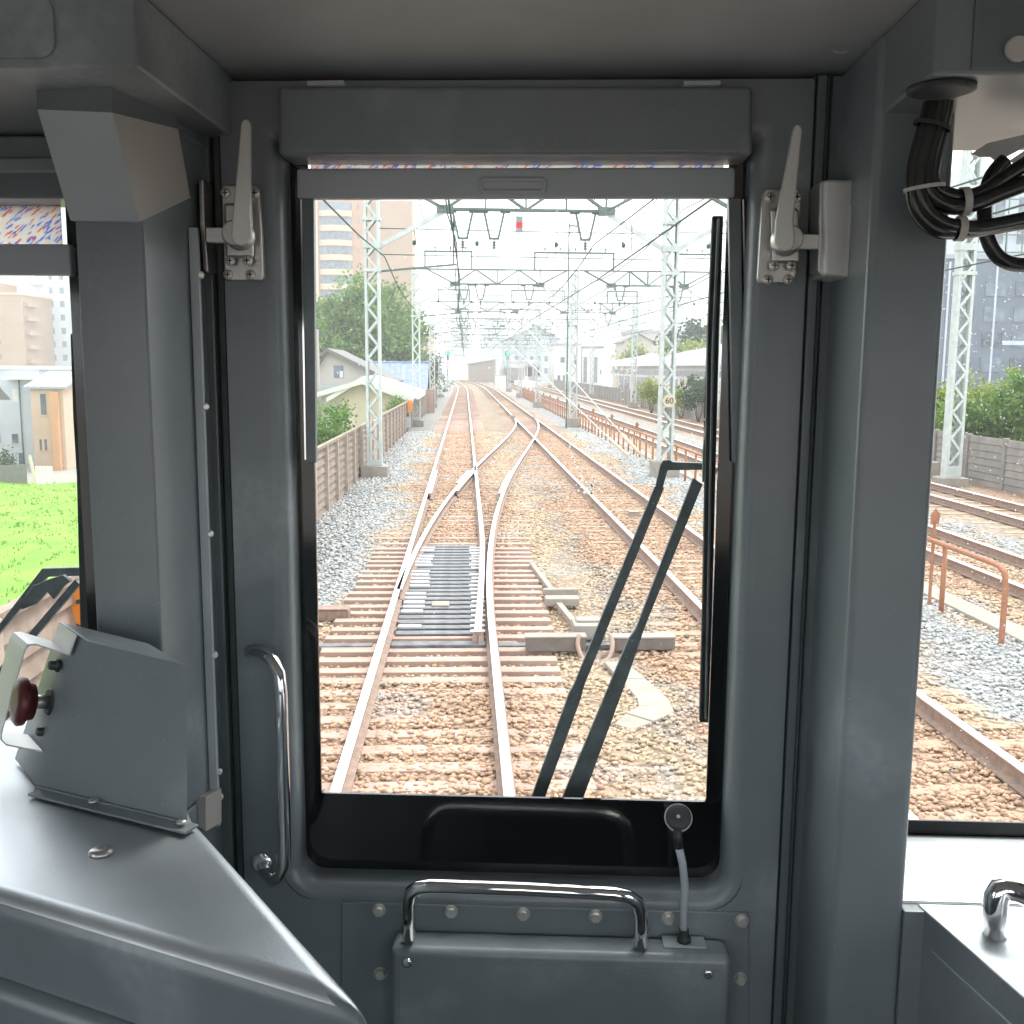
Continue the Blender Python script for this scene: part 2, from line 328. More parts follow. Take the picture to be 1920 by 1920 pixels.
# ================================================================ OUTSIDE: GROUND
ZT = -4.6                                 # the town left of the line lies lower than the railway bank
mb = MB(); S_ = 900
rows = []
for y in (-S_, 0, 150, 400, S_*1.6): rows.append([T(x, y, z) for x, z in ((-S_, ZT), (-9, ZT), (-4.2, -1.2), (-3.15, -.34), (-1.75, -.30), (14.2, -.30), (30, -.45), (S_, -.6))])
mb.grid(rows, False, 0, False)
struct(mb.build('ground', M['town']))
def bed(x, y):                            # height of the ballast: scraped clear round the switch, filling the sleepers elsewhere
    e = np.clip((y-9.0)/.4, 0, 1)*np.clip((17.2-y)/1.2, 0, 1)*np.clip((2.0-x)/.5, 0, 1)
    return -.163 - .048*e + .010*np.sin(x*2.3+y*1.7)*np.sin(y*.9-x) - .05*np.clip((-2.3-x)/.7, 0, 1)
mb = MB(); rows = []
for y in np.concatenate([np.arange(-20, 4, 2.), np.arange(4, 46, .4), np.arange(46, 262, 2.)]): rows.append([T(x, y, float(bed(x, y))-.012) for x in (-3.0, -1.7, -.9, -.3, .3, 1.0, 1.8, 2.4, 3.3, 4.3, 5.0, 6.0, 7.0, 7.7, 8.6, 9.5, 10.5, 11.2, 12, 13, 14)])
mb.grid(rows, False, 0, True); o = mb.build('trackbed', M['ballast']); struct(o)

# loose stones: one object, only where they are large enough to be told apart
def stones():
    P = []
    n = 165000
    t = rng.random(n); y = 4.6 + (46-4.6)*t**1.6
    x = rng.uniform(-2.9, 9.5, n)
    px = 871.9 + x*F/y
    k = (px > 470) & (px < 2080); x, y = x[k], y[k]; n = len(x)
    sz = rng.uniform(.012, .026, n)*(1+.022*y)
    ph = (1+5**.5)/2
    b = np.array([(-1,ph,0),(1,ph,0),(-1,-ph,0),(1,-ph,0),(0,-1,ph),(0,1,ph),(0,-1,-ph),(0,1,-ph),(ph,0,-1),(ph,0,1),(-ph,0,-1),(-ph,0,1)])/1.9
    fc = np.array([(0,11,5),(0,5,1),(0,1,7),(0,7,10),(0,10,11),(1,5,9),(5,11,4),(11,10,2),(10,7,6),(7,1,8),(3,9,4),(3,4,2),(3,2,6),(3,6,8),(3,8,9),(4,9,5),(2,4,11),(6,2,10),(8,6,7),(9,8,1)])
    V = np.empty((n, 12, 3))
    sh = b[None]*(1+rng.uniform(-.42, .38, (n, 12, 1)))*np.stack([rng.uniform(.8, 1.5, n), rng.uniform(.7, 1.2, n), rng.uniform(.5, .85, n)], 1)[:, None, :]
    a = rng.random(n)*6.283; ca, sa = np.cos(a)[:, None], np.sin(a)[:, None]
    V[..., 0] = (sh[..., 0]*ca - sh[..., 1]*sa)*sz[:, None]; V[..., 1] = (sh[..., 0]*sa + sh[..., 1]*ca)*sz[:, None]; V[..., 2] = sh[..., 2]*sz[:, None]
    V[..., 0] += x[:, None]; V[..., 1] += y[:, None]; V[..., 2] += (bed(x, y) - .010 + rng.uniform(-.008, .016, n))[:, None]
    X = V[..., 0]*_c - V[..., 1]*_s; Y = V[..., 0]*_s + V[..., 1]*_c; V[..., 0] = X; V[..., 1] = Y
    fa = (fc[None] + (np.arange(n)*12)[:, None, None]).reshape(-1, 3)
    me = bpy.data.meshes.new('ballast'); me.vertices.add(n*12); me.vertices.foreach_set('co', V.reshape(-1))
    me.loops.add(fa.size); me.loops.foreach_set('vertex_index', fa.reshape(-1)); me.polygons.add(len(fa))
    me.polygons.foreach_set('loop_start', np.arange(0, fa.size, 3)); me.polygons.foreach_set('loop_total', np.full(len(fa), 3))
    me.update(); me.validate(); me.materials.append(M['stone'])
    o = bpy.data.objects.new('ballast', me); col.objects.link(o); struct(o, 'stuff'); return o
stones()

# ================================================================ TRACKS
HEAD = [(-.037, -.012), (-.034, 0), (.034, 0), (.037, -.012), (.030, -.036), (.009, -.05), (.009, -.125), (.063, -.140), (.063, -.153), (-.063, -.153), (-.063, -.140), (-.009, -.125), (-.009, -.05), (-.030, -.036)]
def rail(parent, pts, name='rail'):       # pts in track coordinates (x, y), rail-head level z = 0; parent sits at track origin offset
    bx_ = parent['bx'], parent['by']; mb = MB(); rows = []
    for i, (x, y) in enumerate(pts):
        a, b = pts[max(i-1, 0)], pts[min(i+1, len(pts)-1)]; d = Vector((b[0]-a[0], b[1]-a[1], 0)).normalized(); nx = Vector((d.y, -d.x, 0))
        rows.append([Vector((x-bx_[0], y-bx_[1], 0)) + nx*u + Vector((0, 0, v)) for u, v in HEAD])
    mb.grid(rows, True, 1, False, True)
    n = len(HEAD)
    for f in range(len(mb.f)):
        if len(mb.f[f]) == 4 and f % n in (0, 1, 2): mb.m[f] = 0
    return mb.build(name, [M['railhead'], M['rust']], parent)
def track(cx, label, y0=3.6, y1=240, pitch=.5, dense=None, smat='sleeper', rails=True, bend=None, len_=2.4):
    t = tt('railway_track', label, 'railway track', cx, y0, 0, 'railway tracks'); t['bx'] = cx; t['by'] = y0
    f = bend or (lambda y: 0)
    ys = [y0-8] + list(np.arange(y0, 70, 6.)) + list(np.arange(70, y1, 8.))
    if rails:
        for s in (-.566, .566): rail(t, [(cx+s+f(y), y) for y in ys])
    mb = MB(); mb.cbox((0, 0, -.205), (len_, .165, .09)); proto = None; k = 0; y = y0
    rest = MB()
    while y < 150:
        hide = dense and dense(y)
        if not hide:
            j = rng.uniform(-.012, .012); dz = rng.uniform(-.012, .004)
            if k < 100:
                if proto is None: proto = mb.build('sleeper', M[smat], t, bevel=.008); proto.location = (f(y)+j, y-y0, dz)
                else: clone(proto, t, (f(y)+j, y-y0, dz))
                k += 1
            else: rest.cbox((f(y), y-y0, -.205), (len_, .165, .09))
        y += pitch if y < 55 else pitch*1.6
    if rest.v: struct(rest.build('sleeper_row', M[smat], t), 'stuff')
    return t
far = lambda y: -0.00035*max(0, y-120)**2
t1 = track(-.28, 'nearest railway track, running straight ahead under the cab', pitch=.345, rails=False, bend=far, dense=lambda y: 10.2 < y < 31)
S = lambda t: 0 if t < 0 else 1 if t > 1 else t*t*(3-2*t)
cxo = lambda y: -.28 + 3.61*S((y-10.4)/47)
lo = [-4] + list(np.arange(3.6, 70, 3.)) + list(np.arange(70, 240, 8.))
rail(t1, [(-.846+far(y), y) for y in lo])
rail(t1, [(.286, -4), (.286, 6), (.286, 10.2)] + [(cxo(y)+.566, y) for y in np.arange(11, 20.1, 1.)])
# the straight right-hand rail starts as a switch blade, a hand's width off the stock rail
rail(t1, [(.285-.155*max(0, (17-y)/6.8)**1.6, y) for y in np.arange(10.25, 20, .9)] + [(.286+far(y), y) for y in lo if y > 20], 'switch_blade')
t2 = track(3.33, 'second railway track, joined by the crossover and running to the lower right', pitch=.42, smat='sleeper_b', bend=far, dense=lambda y: 27 < y < 62)
t3 = track(7.75, 'third railway track, just behind the orange handrail', pitch=.6, smat='sleeper_b', y0=5)
t4 = track(11.0, 'fourth railway track, outermost beside the dark right-hand wall', pitch=.6, smat='sleeper_b', y0=5)
# crossover between the two nearest tracks
cr_ = tt('crossover_track', 'curving crossover track linking the nearest track to the second one', 'crossover', -.28, 10, 0); cr_['bx'] = -.28; cr_['by'] = 10
rail(cr_, [(cxo(y)-.566+.006, y) for y in np.arange(12.3, 60, 1.3)])
rail(cr_, [(cxo(y)+.566, y) for y in np.arange(20.0, 58, 1.3)])
for a, b, s in ((22.5, 28.5, .07), (22.5, 28.5, -.07)): rail(cr_, [(cxo(y)+(-.566 if s > 0 else -.566)+s*1.0+(0.0), y) for y in (np.arange(a, b, 1.) if s > 0 else np.arange(24, 28, 1.))], 'guard_rail')
rail(cr_, [(-.846+.075, y) for y in np.arange(22, 27.1, 1.)], 'guard_rail'); rail(cr_, [(cxo(y)+.566-.075, y) for y in np.arange(22, 27.1, 1.)], 'guard_rail')
k = 0; y = 10.3; prot = {}
while y < 60 and k < 100:
    a = -.28-1.2 if y < 33 else min(cxo(y)-1.2, 3.33-1.2); b = max(cxo(y)+1.25, .95) if y < 27 else 3.33+1.2
    if 27 < y < 33: a = -1.48
    a = max(a, -1.48); wd = round((b-a)*4)/4; oily = False
    key = (wd,)
    if key not in prot:
        mb = MB(); mb.cbox((0, 0, -.205), (wd, .15, .09)); prot[key] = mb.build('timber', M['sleeper'], cr_, bevel=.008); prot[key].location = ((a+b)/2+.28, y-10, 0)
    else: clone(prot[key], cr_, ((a+b)/2+.28+rng.uniform(-.03, .03), y-10, rng.uniform(-.01, .004)))
    y += .36 if y < 16 else (.5 if y < 30 else .75); k += 1
# greased middle of the switch: dark planks, bright slide plates
gp = [None, None, None]; y = 10.75
while y < 16.2:
    for i, (x, wdt, mm) in enumerate(((-.29, .94, 'oil'), (-.62, .26, 'plate'), (.14, .17, 'plate'))):
        xx = x if i != 2 else x + (y-10.7)*.006
        if i and rng.random() < .12: continue
        if gp[i] is None:
            mb = MB(); mb.cbox((0, 0, -.150 if i == 0 else -.134), (wdt, .15 if i == 0 else .09, .022)); gp[i] = mb.build(['greased_plank', 'slide_plate', 'slide_plate'][i], M[mm], cr_, bevel=.005); gp[i].location = (xx+.28, y-10, 0)
        else: clone(gp[i], cr_, (xx+.28+rng.uniform(-.02, .02), y-10, 0))
    y += .235
mb = MB(); mb.cbox((-.28, 10.28, -.16), (1.0, .16, .06)); mb.cbox((-1.42, 10.30, -.17), (.9, .12, .05)); mb.cbox((.95, 10.28, -.17), (1.2, .12, .05))
for v in range(len(mb.v)): mb.v[v] = (mb.v[v][0]+.28, mb.v[v][1]-10, mb.v[v][2])
mb.build('stretcher_bar', M['oil'], cr_, bevel=.01)
mb = MB(); mb.cbox((-.02, 2.05, -.135), (.22, .24, .03)); mb.build('lubricator_cover', M['concrete'], cr_, bevel=.01)
# point machine and its rodding
pm_ = tt('point_machine', 'long low switch machine with a white top right of the nearest track', 'switch machine', 1.35, 10.1, -.18)
mb = MB(); mb.cbox((-.41, 0, .09), (.62, .16, .14)); mb.cbox((.50, 0, .09), (.66, .16, .12)); mb.build('bed_beam', M['casing'], pm_, bevel=.008)
mb = MB(); mb.cbox((-.41, 0, .172), (.64, .17, .02)); mb.cbox((.50, 0, .162), (.68, .17, .02)); mb.build('beam_cover', M['concrete'], pm_, bevel=.005)
mb = MB(); mb.cbox((-.02, .42, .13), (.34, .34, .16)); mb.cbox((-.02, .46, .225), (.26, .16, .03)); mb.build('gear_case', M['concrete'], pm_, bevel=.02)
mb = MB(); mb.tube(smooth([(-.17, -.06, .20), (-.19, -.12, .10), (-.14, -.2, -.02), (0, -.24, -.05), (.12, -.2, -.02), (.17, -.12, .1), (.15, -.06, .2)], 5), .024, 8); mb.build('cable_loop', M['sleeper'], pm_)
mb = MB(); mb.bar((-.07, .6, .05), (-.2, 1.9, .05), .07, .05); mb.bar((-.2, 2.45, .05), (-.36, 4.5, .04), .07, .05); mb.build('rod', M['concrete'], pm_)
mb = MB(); mb.cbox((-.15, 2.0, .07), (.42, .20, .10)); mb.cbox((-.12, 2.5, .07), (.46, .10, .09)); mb.build('bearing_block', M['concrete'], pm_, bevel=.015)
mb = MB(); mb.cbox((-1.5, .26, .02), (1.4, .07, .03)); mb.build('drive_rod', M['rust'], pm_)
cs = tt('cable_duct', 'pale concrete cable duct lid bent in an L beside the switch machine', 'cable duct', 1.5, 8.7, -.19)
P = [G_ for G_ in [(1.38, 9.62), (1.60, 9.62), (1.80, 8.45), (1.78, 8.12), (1.35, 7.72), (1.22, 7.86), (1.50, 8.28), (1.52, 8.5)]]
for q in (((1.38, 9.62), (1.60, 9.62), (1.70, 9.06), (1.452, 9.06)), ((1.455, 9.05), (1.702, 9.05), (1.80, 8.45), (1.79, 8.28), (1.50, 8.30), (1.525, 8.5)), ((1.50, 8.29), (1.788, 8.27), (1.78, 8.12), (1.56, 7.90), (1.36, 8.11)), ((1.355, 8.10), (1.552, 7.89), (1.35, 7.72), (1.22, 7.86))):
    mb = MB(); mb.prism([(x-1.5, y-8.7, rng.uniform(-.004, .004)) for x, y in q], (0, 0, .048)); mb.build('lid', M['concrete'], cs, bevel=.010)
for x, y, r_, lab in ((-1.6, 11.6, .22, 'rusty junction box lying on the ballast left of the nearest track'), (4.3, 19.6, .10, 'short pale block lying between the rails of the second track')):
    b_ = tt('track_box' if r_ > .15 else 'concrete_block', lab, 'track box' if r_ > .15 else 'block', x if r_ > .15 else 3.35, y, -.2)
    mb = MB(); mb.cbox((0, 0, .06), (r_*2.2, .2, .13)); mb.build('case', M['rust' if r_ > .15 else 'concrete'], b_, bevel=.012)
    mb = MB(); mb.cbox((0, 0, .135), (r_*2.1, .22, .016)); mb.build('lid', M['rust' if r_ > .15 else 'concrete'], b_, bevel=.004)
# cable trough along the handrail
mb = MB()
for i, y in enumerate(np.arange(6, 115, 1.)): mb.box((6.0, y+.006, -.26), (6.34, y+.994, -.13+.004*math.sin(i*7)))
mb.v = [tuple(T(*v)) for v in mb.v]; struct(mb.build('cable_trough', M['concrete'], bevel=.008))
# rust orange handrail
hrl = tt('handrail', 'rusty orange handrail on many posts between the second and third track', 'handrail', 5.75, 10.2, -.25)
mb = MB(); mb.tube(smooth([(0, 0, 0), (0, 0, .55), (0, .02, .80), (0, .12, .90), (0, .5, .92), (0, 3, .92)], 4) + [(0, y, .92) for y in np.arange(8, 98, 6.)], .032, 8); mb.build('top_rail', M['orange'], hrl)
mb = MB(); mb.tube([(0, 0.9, .45), (0, 40, .45), (0, 96, .45)], .014, 6); 
mb2 = MB(); mb2.tube([(0, 0, 0), (0, 0, .9)], .032, 8); mb2.cbox((0, 0, .07), (.13, .13, .02)); pp = mb2.build('post', M['orange'], hrl); pp.location = (.06, 1.5, 0)
mb3 = MB(); mb3.bar((0, 0, 0), (0, 0, 1.15), .05, .02); mb3.prism([(-.05, -.012, 1.1), (.05, -.012, 1.1), (.06, -.012, 1.22), (0, -.012, 1.30), (-.06, -.012, 1.22)], (0, .012, 0)); mk = mb3.build('marker_post', M['orange'], hrl); mk.location = (.10, 1.9, 0)
y = 3.0; i = 0
while y < 96 and i < 90:
    clone(pp, hrl, (.0, y, 0))
    if i % 5 == 2: clone(mk, hrl, (-.03, y+.5, -.05))
    y += 1.15; i += 1

# ================================================================ FENCES
def fx_(y): return -2.97 + .44*min(1, max(0, (y-4)/60))
fl_ = tt('panel_fence', 'brown concrete board fence with ridged panels along the left side of the track', 'fence', fx_(3), 3, -.45)
mb = MB(); ph_ = 1.62
for k in range(9):
    z0_ = .06+k*.168
    mb.prism([(-.035, .04, z0_), (.015, .04, z0_+.01), (-.02, .04, z0_+.160), (-.035, .04, z0_+.160)], (0, 1.56, 0))
mb.prism([(-.05, .0, ph_-.04), (.04, 0, ph_-.04), (.04, 0, ph_+.02), (-.05, 0, ph_+.02)], (0, 1.6, 0))
pan = None; mbp = MB(); mbp.cbox((0, 0, ph_/2), (.12, .13, ph_)); pst = None
for i in range(56):
    y = 3+1.6*i; a = (fx_(y)-fx_(3), y-3, 0)
    if pst is None: pst = mbp.build('post', M['fence_p'], fl_, bevel=.01); pst.location = a
    else: clone(pst, fl_, a)
    if 28.2 < y < 31.6:
        q = MB(); q.box((-.03, .04, .02), (.02, 1.6, ph_-.04)); o = q.build('plain_panel', M['fence_p'], fl_, bevel=.01); o.location = a
    elif pan is None: pan = mb.build('panel', M['fence'], fl_); pan.location = a
    else: clone(pan, fl_, a)
fr_ = tt('board_fence', 'dark weathered board wall along the right side of the fourth track', 'fence', 13.4, 15, -.45)
mb = MB(); pw = MB()
for k in range(8): mb.prism([(0, .05, .03+k*.185), (-.022, .05, .05+k*.185), (0, .05, .03+(k+1)*.185), (.05, .05, .03+(k+1)*.185), (.05, .05, .03+k*.185)], (0, 1.75, 0))
pw.cbox((0, 0, .77), (.14, .13, 1.56)); pan = pst = None
for i in range(74):
    a = (0, 1.85*i, 0)
    if pst is None: pst = pw.build('post', M['fence_r'], fr_, bevel=.01); pan = mb.build('panel', M['fence_r'], fr_)
    else: clone(pst, fr_, a); clone(pan, fr_, a)

# ================================================================ CATENARY GANTRIES
def lattice(h, w_, d_, base):             # two channel legs laced with flat bars; origin at its foot
    mb = MB()
    for s in (-1, 1):
        x = s*(w_/2-.035); mb.box((x-.035, -d_/2, .0), (x+.035, -d_/2+.014, h)); mb.box((x-.035, d_/2-.014, 0), (x+.035, d_/2, h)); mb.box((x+s*.021, -d_/2+.016, 0), (x+s*.035, d_/2-.016, h))
    st_ = w_*.82; n = int((h-base)/st_)
    for f in (-1, 1):
        for i in range(n):
            z = base+i*st_; s = 1 if i % 2 else -1
            mb.bar((s*(w_/2-.07), f*(d_/2+.006), z), (-s*(w_/2-.07), f*(d_/2+.006), z+st_), .012, .06, up=(0, 0, 1))
    mb.box((-w_/2+.07, -d_/2-.004, .05), (w_/2-.07, -d_/2+.008, base-.05))
    for z in (5.4, 6.0, 6.7, 7.45): mb.box((-w_/2-.03, -d_/2-.02, z), (w_/2+.03, d_/2+.02, z+.09 if z != 6.0 else z+.16))
    return mb
ZG = -.2; X1, X2 = 7.85, 15.0
def gantry(y, label, full=True):
    g_ = tt('catenary_gantry', label, 'catenary gantry', -2.42, y, ZG, 'gantries carrying the overhead wires')
    mB = lattice(7.75, .40, .30, .55)
    mb = mB; first = mb.build('mast', M['mast'], g_)
    for x in (X1, X2): clone(first, g_, (x, 0, 0))
    q = MB(); q.cbox((0, 0, .1), (.72, .62, .45)); f1 = q.build('footing', M['concrete'], g_, bevel=.02)
    for x in (X1, X2): clone(f1, g_, (x, 0, .15))
    b0, t0_ = 7.02, 7.72
    mb = MB()
    for yy in (-.10, .10):
        mb.bar((-.2, yy, t0_), (X2+.3, yy, t0_), .05, .055)
        for a, b in ((1.9, 6.12), (9.65, 13.3)):
            mb.bar((a, yy, b0), (b, yy, b0), .05, .055)
            n = 4; dx = (b-a)/n
            for i in range(n):
                xa, xm = a+dx*i, a+dx*(i+.5)
                mb.bar((xa, yy, b0), (xa+dx, yy, t0_) if i % 2 == 0 else (xa, yy, t0_), .03, .05) if i % 2 == 0 else mb.bar((xa, yy, t0_), (xa+dx, yy, b0), .03, .05)
                mb.bar((xa+dx, yy, b0), (xa+dx, yy, t0_), .03, .035)
            mb.bar((a, yy, b0), (a-1.35, yy, t0_), .04, .06); mb.bar((b, yy, b0), (b+1.35, yy, t0_), .04, .06)
            for e in (a, b): mb.box((e-.22, yy-.02, b0-.10), (e+.22, yy+.02, b0+.10))
    for x in (1.9, 4.0, 6.12, 9.65, 13.3): mb.bar((x, -.10, b0), (x, .10, b0), .04, .04)
    mb.build('truss_beam', M['beam'], g_)
    for a, b in ((1.9, .18), (6.12, X1-.18), (9.65, X1+.18), (13.3, X2-.18)):
        q = MB(); q.bar((a, 0, b0-.04), (b, 0, 6.06), .09, .12); q.build('brace', M['mast'], g_)
    q = MB()                                # hanging bracket: a trapezoid loop of angle bar
    for s in (-1, 1): q.bar((s*.26, 0, 0), (s*.11, 0, -.68), .055, .055); q.bar((s*.16, 0, .0), (s*.42, 0, .0), .05, .07)
    q.bar((-.14, 0, -.68), (.14, 0, -.68), .055, .055); q.bar((0, 0, -.70), (0, 0, -1.02), .03, .03)
    q.lathe((0, 0, -.74), (0, 0, -1), [(0, .02), (.03, .055), (.05, .055), (.06, .02), (.10, .055), (.12, .055), (.13, .02), (.17, .055), (.19, .055), (.2, .02)], 10)
    br_ = None
    for x in (2.36, 3.18, 5.58, 10.1, 13.0):
        if br_ is None: br_ = q.build('hanger_bracket', M['beam'], g_); br_.location = (x, 0, b0-.05)
        else: clone(br_, g_, (x, 0, b0-.05))
    for a, b in ((.46, 2.75), (5.85, 9.75), (12.9, 15.1)):
        q = MB(); z1 = t0_+.85
        q.bar((a, 0, t0_), (a, 0, z1), .08, .08); q.bar((b, 0, t0_), (b, 0, z1), .08, .08); q.bar((a-.05, 0, z1), (b+.05, 0, z1), .09, .09)
        for x in np.arange(a+.5, b-.2, .75): q.bar((x, 0, z1), (x, 0, z1+.22), .03, .03); q.lathe((x, 0, z1+.12), (0, 0, 1), [(0, .02), (.03, .05), (.09, .05), (.12, .02)], 8)
        q.build('feeder_frame', M['beam'], g_)
    q = MB()
    for s, z in ((-1, 4.3), (1, 4.3)): q.bar((2.12+s*.0, 0, b0), (2.12, 0, 5.6), .03, .03)
    q.bar((.18, 0, 5.42), (2.2, 0, 5.62), .04, .05); q.bar((2.2, 0, 5.6), (2.15, 0, 5.30), .02, .02); q.build('steady_arm', M['beam'], g_)
    q = MB()
    for a, b in ((.2, X1-.2), (X1+.2, X2-.2)):
        for z in (6.52, 5.86): q.bar((a, .05, z), (b, .05, z-.06), .022, .022)
        for f in (.12, .34, .62, .86):
            x = a+(b-a)*f; q.bar((x, .05, 6.5), (x+.25*(.5-f), .05, 5.84), .018, .018); q.lathe((x, .05, 6.1), (0, 0, 1), [(0, .02), (.03, .05), (.10, .05), (.13, .02)], 8)
    q.build('span_wire', M['wire'], g_)
    return g_
GY = [27, 50.5, 75, 100, 125, 150, 178, 208]
lab = ['nearest lattice gantry, its beam cut off by the blind bar', 'second lattice gantry from the train, its beam clear below the blind', 'third lattice gantry from the train, over the far end of the crossover', 'fourth lattice gantry from the train', 'fifth lattice gantry from the train', 'sixth lattice gantry from the train, at the green signals', 'seventh lattice gantry from the train, faint in the haze', 'farthest lattice gantry, by the low grey station building']
G0 = gantry(GY[0], lab[0])
for y, l_ in zip(GY[1:], lab[1:]): dup(G0, T(-2.42, y, ZG), l_)
# overhead lines
def wire(pts, r_, name, parent, m='wire'):
    mb = MB(); mb.tube(pts, r_, 5); return mb.build(name, M[m], parent)
for cx, lab_ in ((-.28, 'overhead contact line above the nearest track'), (3.33, 'overhead contact line above the second track'), (7.75, 'overhead contact line above the third track'), (11.0, 'overhead contact line above the fourth track')):
    t = tt('overhead_line', lab_, 'overhead wire', cx, 0, 5.05, 'overhead contact lines'); ys = [-12] + GY + [240]
    ms = []
    for a, b in zip(ys, ys[1:]):
        for k in range(6):
            f = k/6; ms.append((.06 if ys.index(a) % 2 else -.06, a+(b-a)*f, .92 - .45*4*f*(1-f)))
    wire(ms, .016, 'messenger_wire', t)
    wire([((.14 if i % 2 else -.14), y, 0) for i, y in enumerate(ys)], .018, 'contact_wire', t)
    n = 0
    for a, b in zip(ys, ys[1:]):
        for k in range(1, 6):
            f = k/6; z = .92-.45*4*f*(1-f); wire([(0, a+(b-a)*f, 0), (0, a+(b-a)*f, z)], .009, 'dropper', t)
for x, z, lab_ in ((4.2, 8.55, 'feeder wire above the second track on the gantry frames'), (5.2, 8.6, 'feeder wire just left of the middle masts'), (6.2, 8.55, 'feeder wire just right of the middle masts'), (7.0, 8.6, 'outer feeder wire of the middle feeder frame'), (-1.5, 8.6, 'feeder wire nearest to the left masts'), (-.4, 8.55, 'feeder wire right of the left masts'), (10.9, 8.6, 'feeder wire left of the right-hand masts'), (12.2, 8.55, 'feeder wire over the right-hand masts'), (5.75, 6.9, 'thin lower cable beside the middle masts'), (-2.1, 5.6, 'thin cable on the left masts')):
    t = tt('feeder_wire', lab_, 'overhead wire', x, 0, z, 'feeder wires'); ys = [-12] + GY + [240]; ms = []
    for a, b in zip(ys, ys[1:]):
        for k in range(6): f = k/6; ms.append((0, a+(b-a)*f, -.5*4*f*(1-f)))
    wire(ms, .017, 'wire', t)
# mast stay wires
st_ = tt('stay_wires', 'two thin stay wires with orange sleeves running down beside the nearest middle mast', 'stay wire', 4.6, 31, -.2)
mb = MB(); mb.tube([(.9, -1.6, .1), (-1.9, 13.0, 4.6)], .018, 6); mb.build('stay', M['mast'], st_)
mb = MB(); mb.tube([(.5, -2.0, .1), (-2.6, 13.0, 3.9)], .018, 6); mb.build('stay', M['mast'], st_)
for p, q in (((.9, -1.6, .1), (-1.9, 13.0, 4.6)), ((.5, -2.0, .1), (-2.6, 13.0, 3.9))):
    p, q = Vector(p), Vector(q); mb = MB(); mb.tube([p+(q-p)*.06, p+(q-p)*.17], .05, 8); mb.build('sleeve', M['wallY'], st_)

# ================================================================ SIGNS AND SIGNALS
def text(body, size, parent, loc, m_, rotz=0, name='lettering', ext=.004):
    cu = bpy.data.curves.new(name, 'FONT'); cu.body = body; cu.size = size; cu.align_x = 'CENTER'; cu.align_y = 'CENTER'; cu.extrude = ext
    q_ = bpy.data.objects.new(name, cu); col.objects.link(q_); me = bpy.data.meshes.new_from_object(q_.evaluated_get(bpy.context.evaluated_depsgraph_get())); bpy.data.objects.remove(q_); bpy.data.curves.remove(cu)
    me.name = name; me.materials.clear(); me.materials.append(m_); o = bpy.data.objects.new(name, me); col.objects.link(o); o.parent = parent; o.location = loc; o.rotation_euler = (R(90), 0, rotz); return o
sg = tt('speed_sign', 'pale six-sided speed sign reading 60 on the nearest middle mast', 'speed sign', 5.43, 26.6, 1.9)
mb = MB(); mb.prism([(.19*math.cos(R(60*i)), 0, .19*math.sin(R(60*i))) for i in range(6)], (0, .02, 0)); mb.build('board', M['wallB'], sg, bevel=.003)
text('60', .23, sg, (0, -.006, 0), M['dark'])
mb = MB(); mb.bar((0, .03, .1), (0, .2, .1), .04, .04); mb.build('clamp', M['mast'], sg)
hs2 = tt('hanging_sign', 'small white sign with a red middle band hanging from the nearest gantry beam', 'sign', 1.42, 27, 6.25)
mb = MB(); mb.box((-.09, 0, .27), (.09, .02, .42)); mb.box((-.09, 0, 0), (.09, .02, .12)); mb.build('board', M['panel'], hs2)
mb = MB(); mb.box((-.09, -.003, .12), (.09, .02, .27)); mb.build('red_band', M['signred'], hs2)
mb = MB()
for s in (-1, 1): mb.bar((s*.085, .01, .42), (s*.085, .01, .75), .015, .015)
mb.build('hanger', M['beam'], hs2)
for x, lab_ in ((-2.55, 'left green railway signal on its thin post'), (6.3, 'right green railway signal on its thin post')):
    s_ = tt('railway_signal', lab_, 'signal', x, 150, -.3, 'green railway signals')
    mb = MB(); mb.tube([(0, 0, 0), (0, 0, 5.4)], .10, 10); mb.build('post', M['beam'], s_)
    mb = MB(); mb.prism([(.42*math.cos(R(15*i)), -.14, 5.15+.42*math.sin(R(15*i))) for i in range(24)], (0, .04, 0)); mb.box((-.17, -.20, 4.2), (.17, .1, 5.2)); mb.build('head', M['dark'], s_)
    mb = MB(); mb.lathe((0, -.22, 5.12), (0, -1, 0), [(0, .32), (.05, .31), (.09, .2)], 24); mb.build('lamp', M['green_lamp'], s_)
ob = tt('orange_board', 'small orange board on a post by the left fence below the second mast', 'sign', -2.5, 46, -.3)
mb = MB(); mb.cbox((0, 0, .85), (.05, .05, 1.7)); mb.build('post', M['mast'], ob); mb = MB(); mb.cbox((0, -.04, 1.3), (.22, .03, .52)); mb.build('board', M['sign_o'], ob, bevel=.005)
mb = MB(); mb.cbox((-.1, -.05, .55), (.24, .03, .46)); mb.build('lower_board', M['wallP'], ob, bevel=.005)
ob = tt('orange_board', 'large orange board with a dark numeral on the fence seen through the left window', 'sign', fx_(7.5)+.09, 7.55, .62)
mb = MB(); mb.cbox((0, 0, .22), (.5, .02, .50)); bo_ = mb.build('board', M['sign_o'], ob, bevel=.003); text('3', .34, ob, (-.02, -.013, .24), M['dark'])
eq = tt('rusty_cabinet', 'narrow reddish trackside cabinet by the left fence at the third mast', 'cabinet', -2.3, 66, -.3)
mb = MB(); mb.cbox((0, 0, .8), (.62, .5, 1.6)); mb.build('case', M['rust'], eq, bevel=.02); mb = MB(); mb.cbox((0, -.26, .8), (.5, .02, 1.4)); mb.build('door', M['sleeper'], eq, bevel=.01)
eq = tt('relay_cabinet', 'pale grey trackside relay cabinet right of the second track far ahead', 'cabinet', 4.9, 140, -.3)
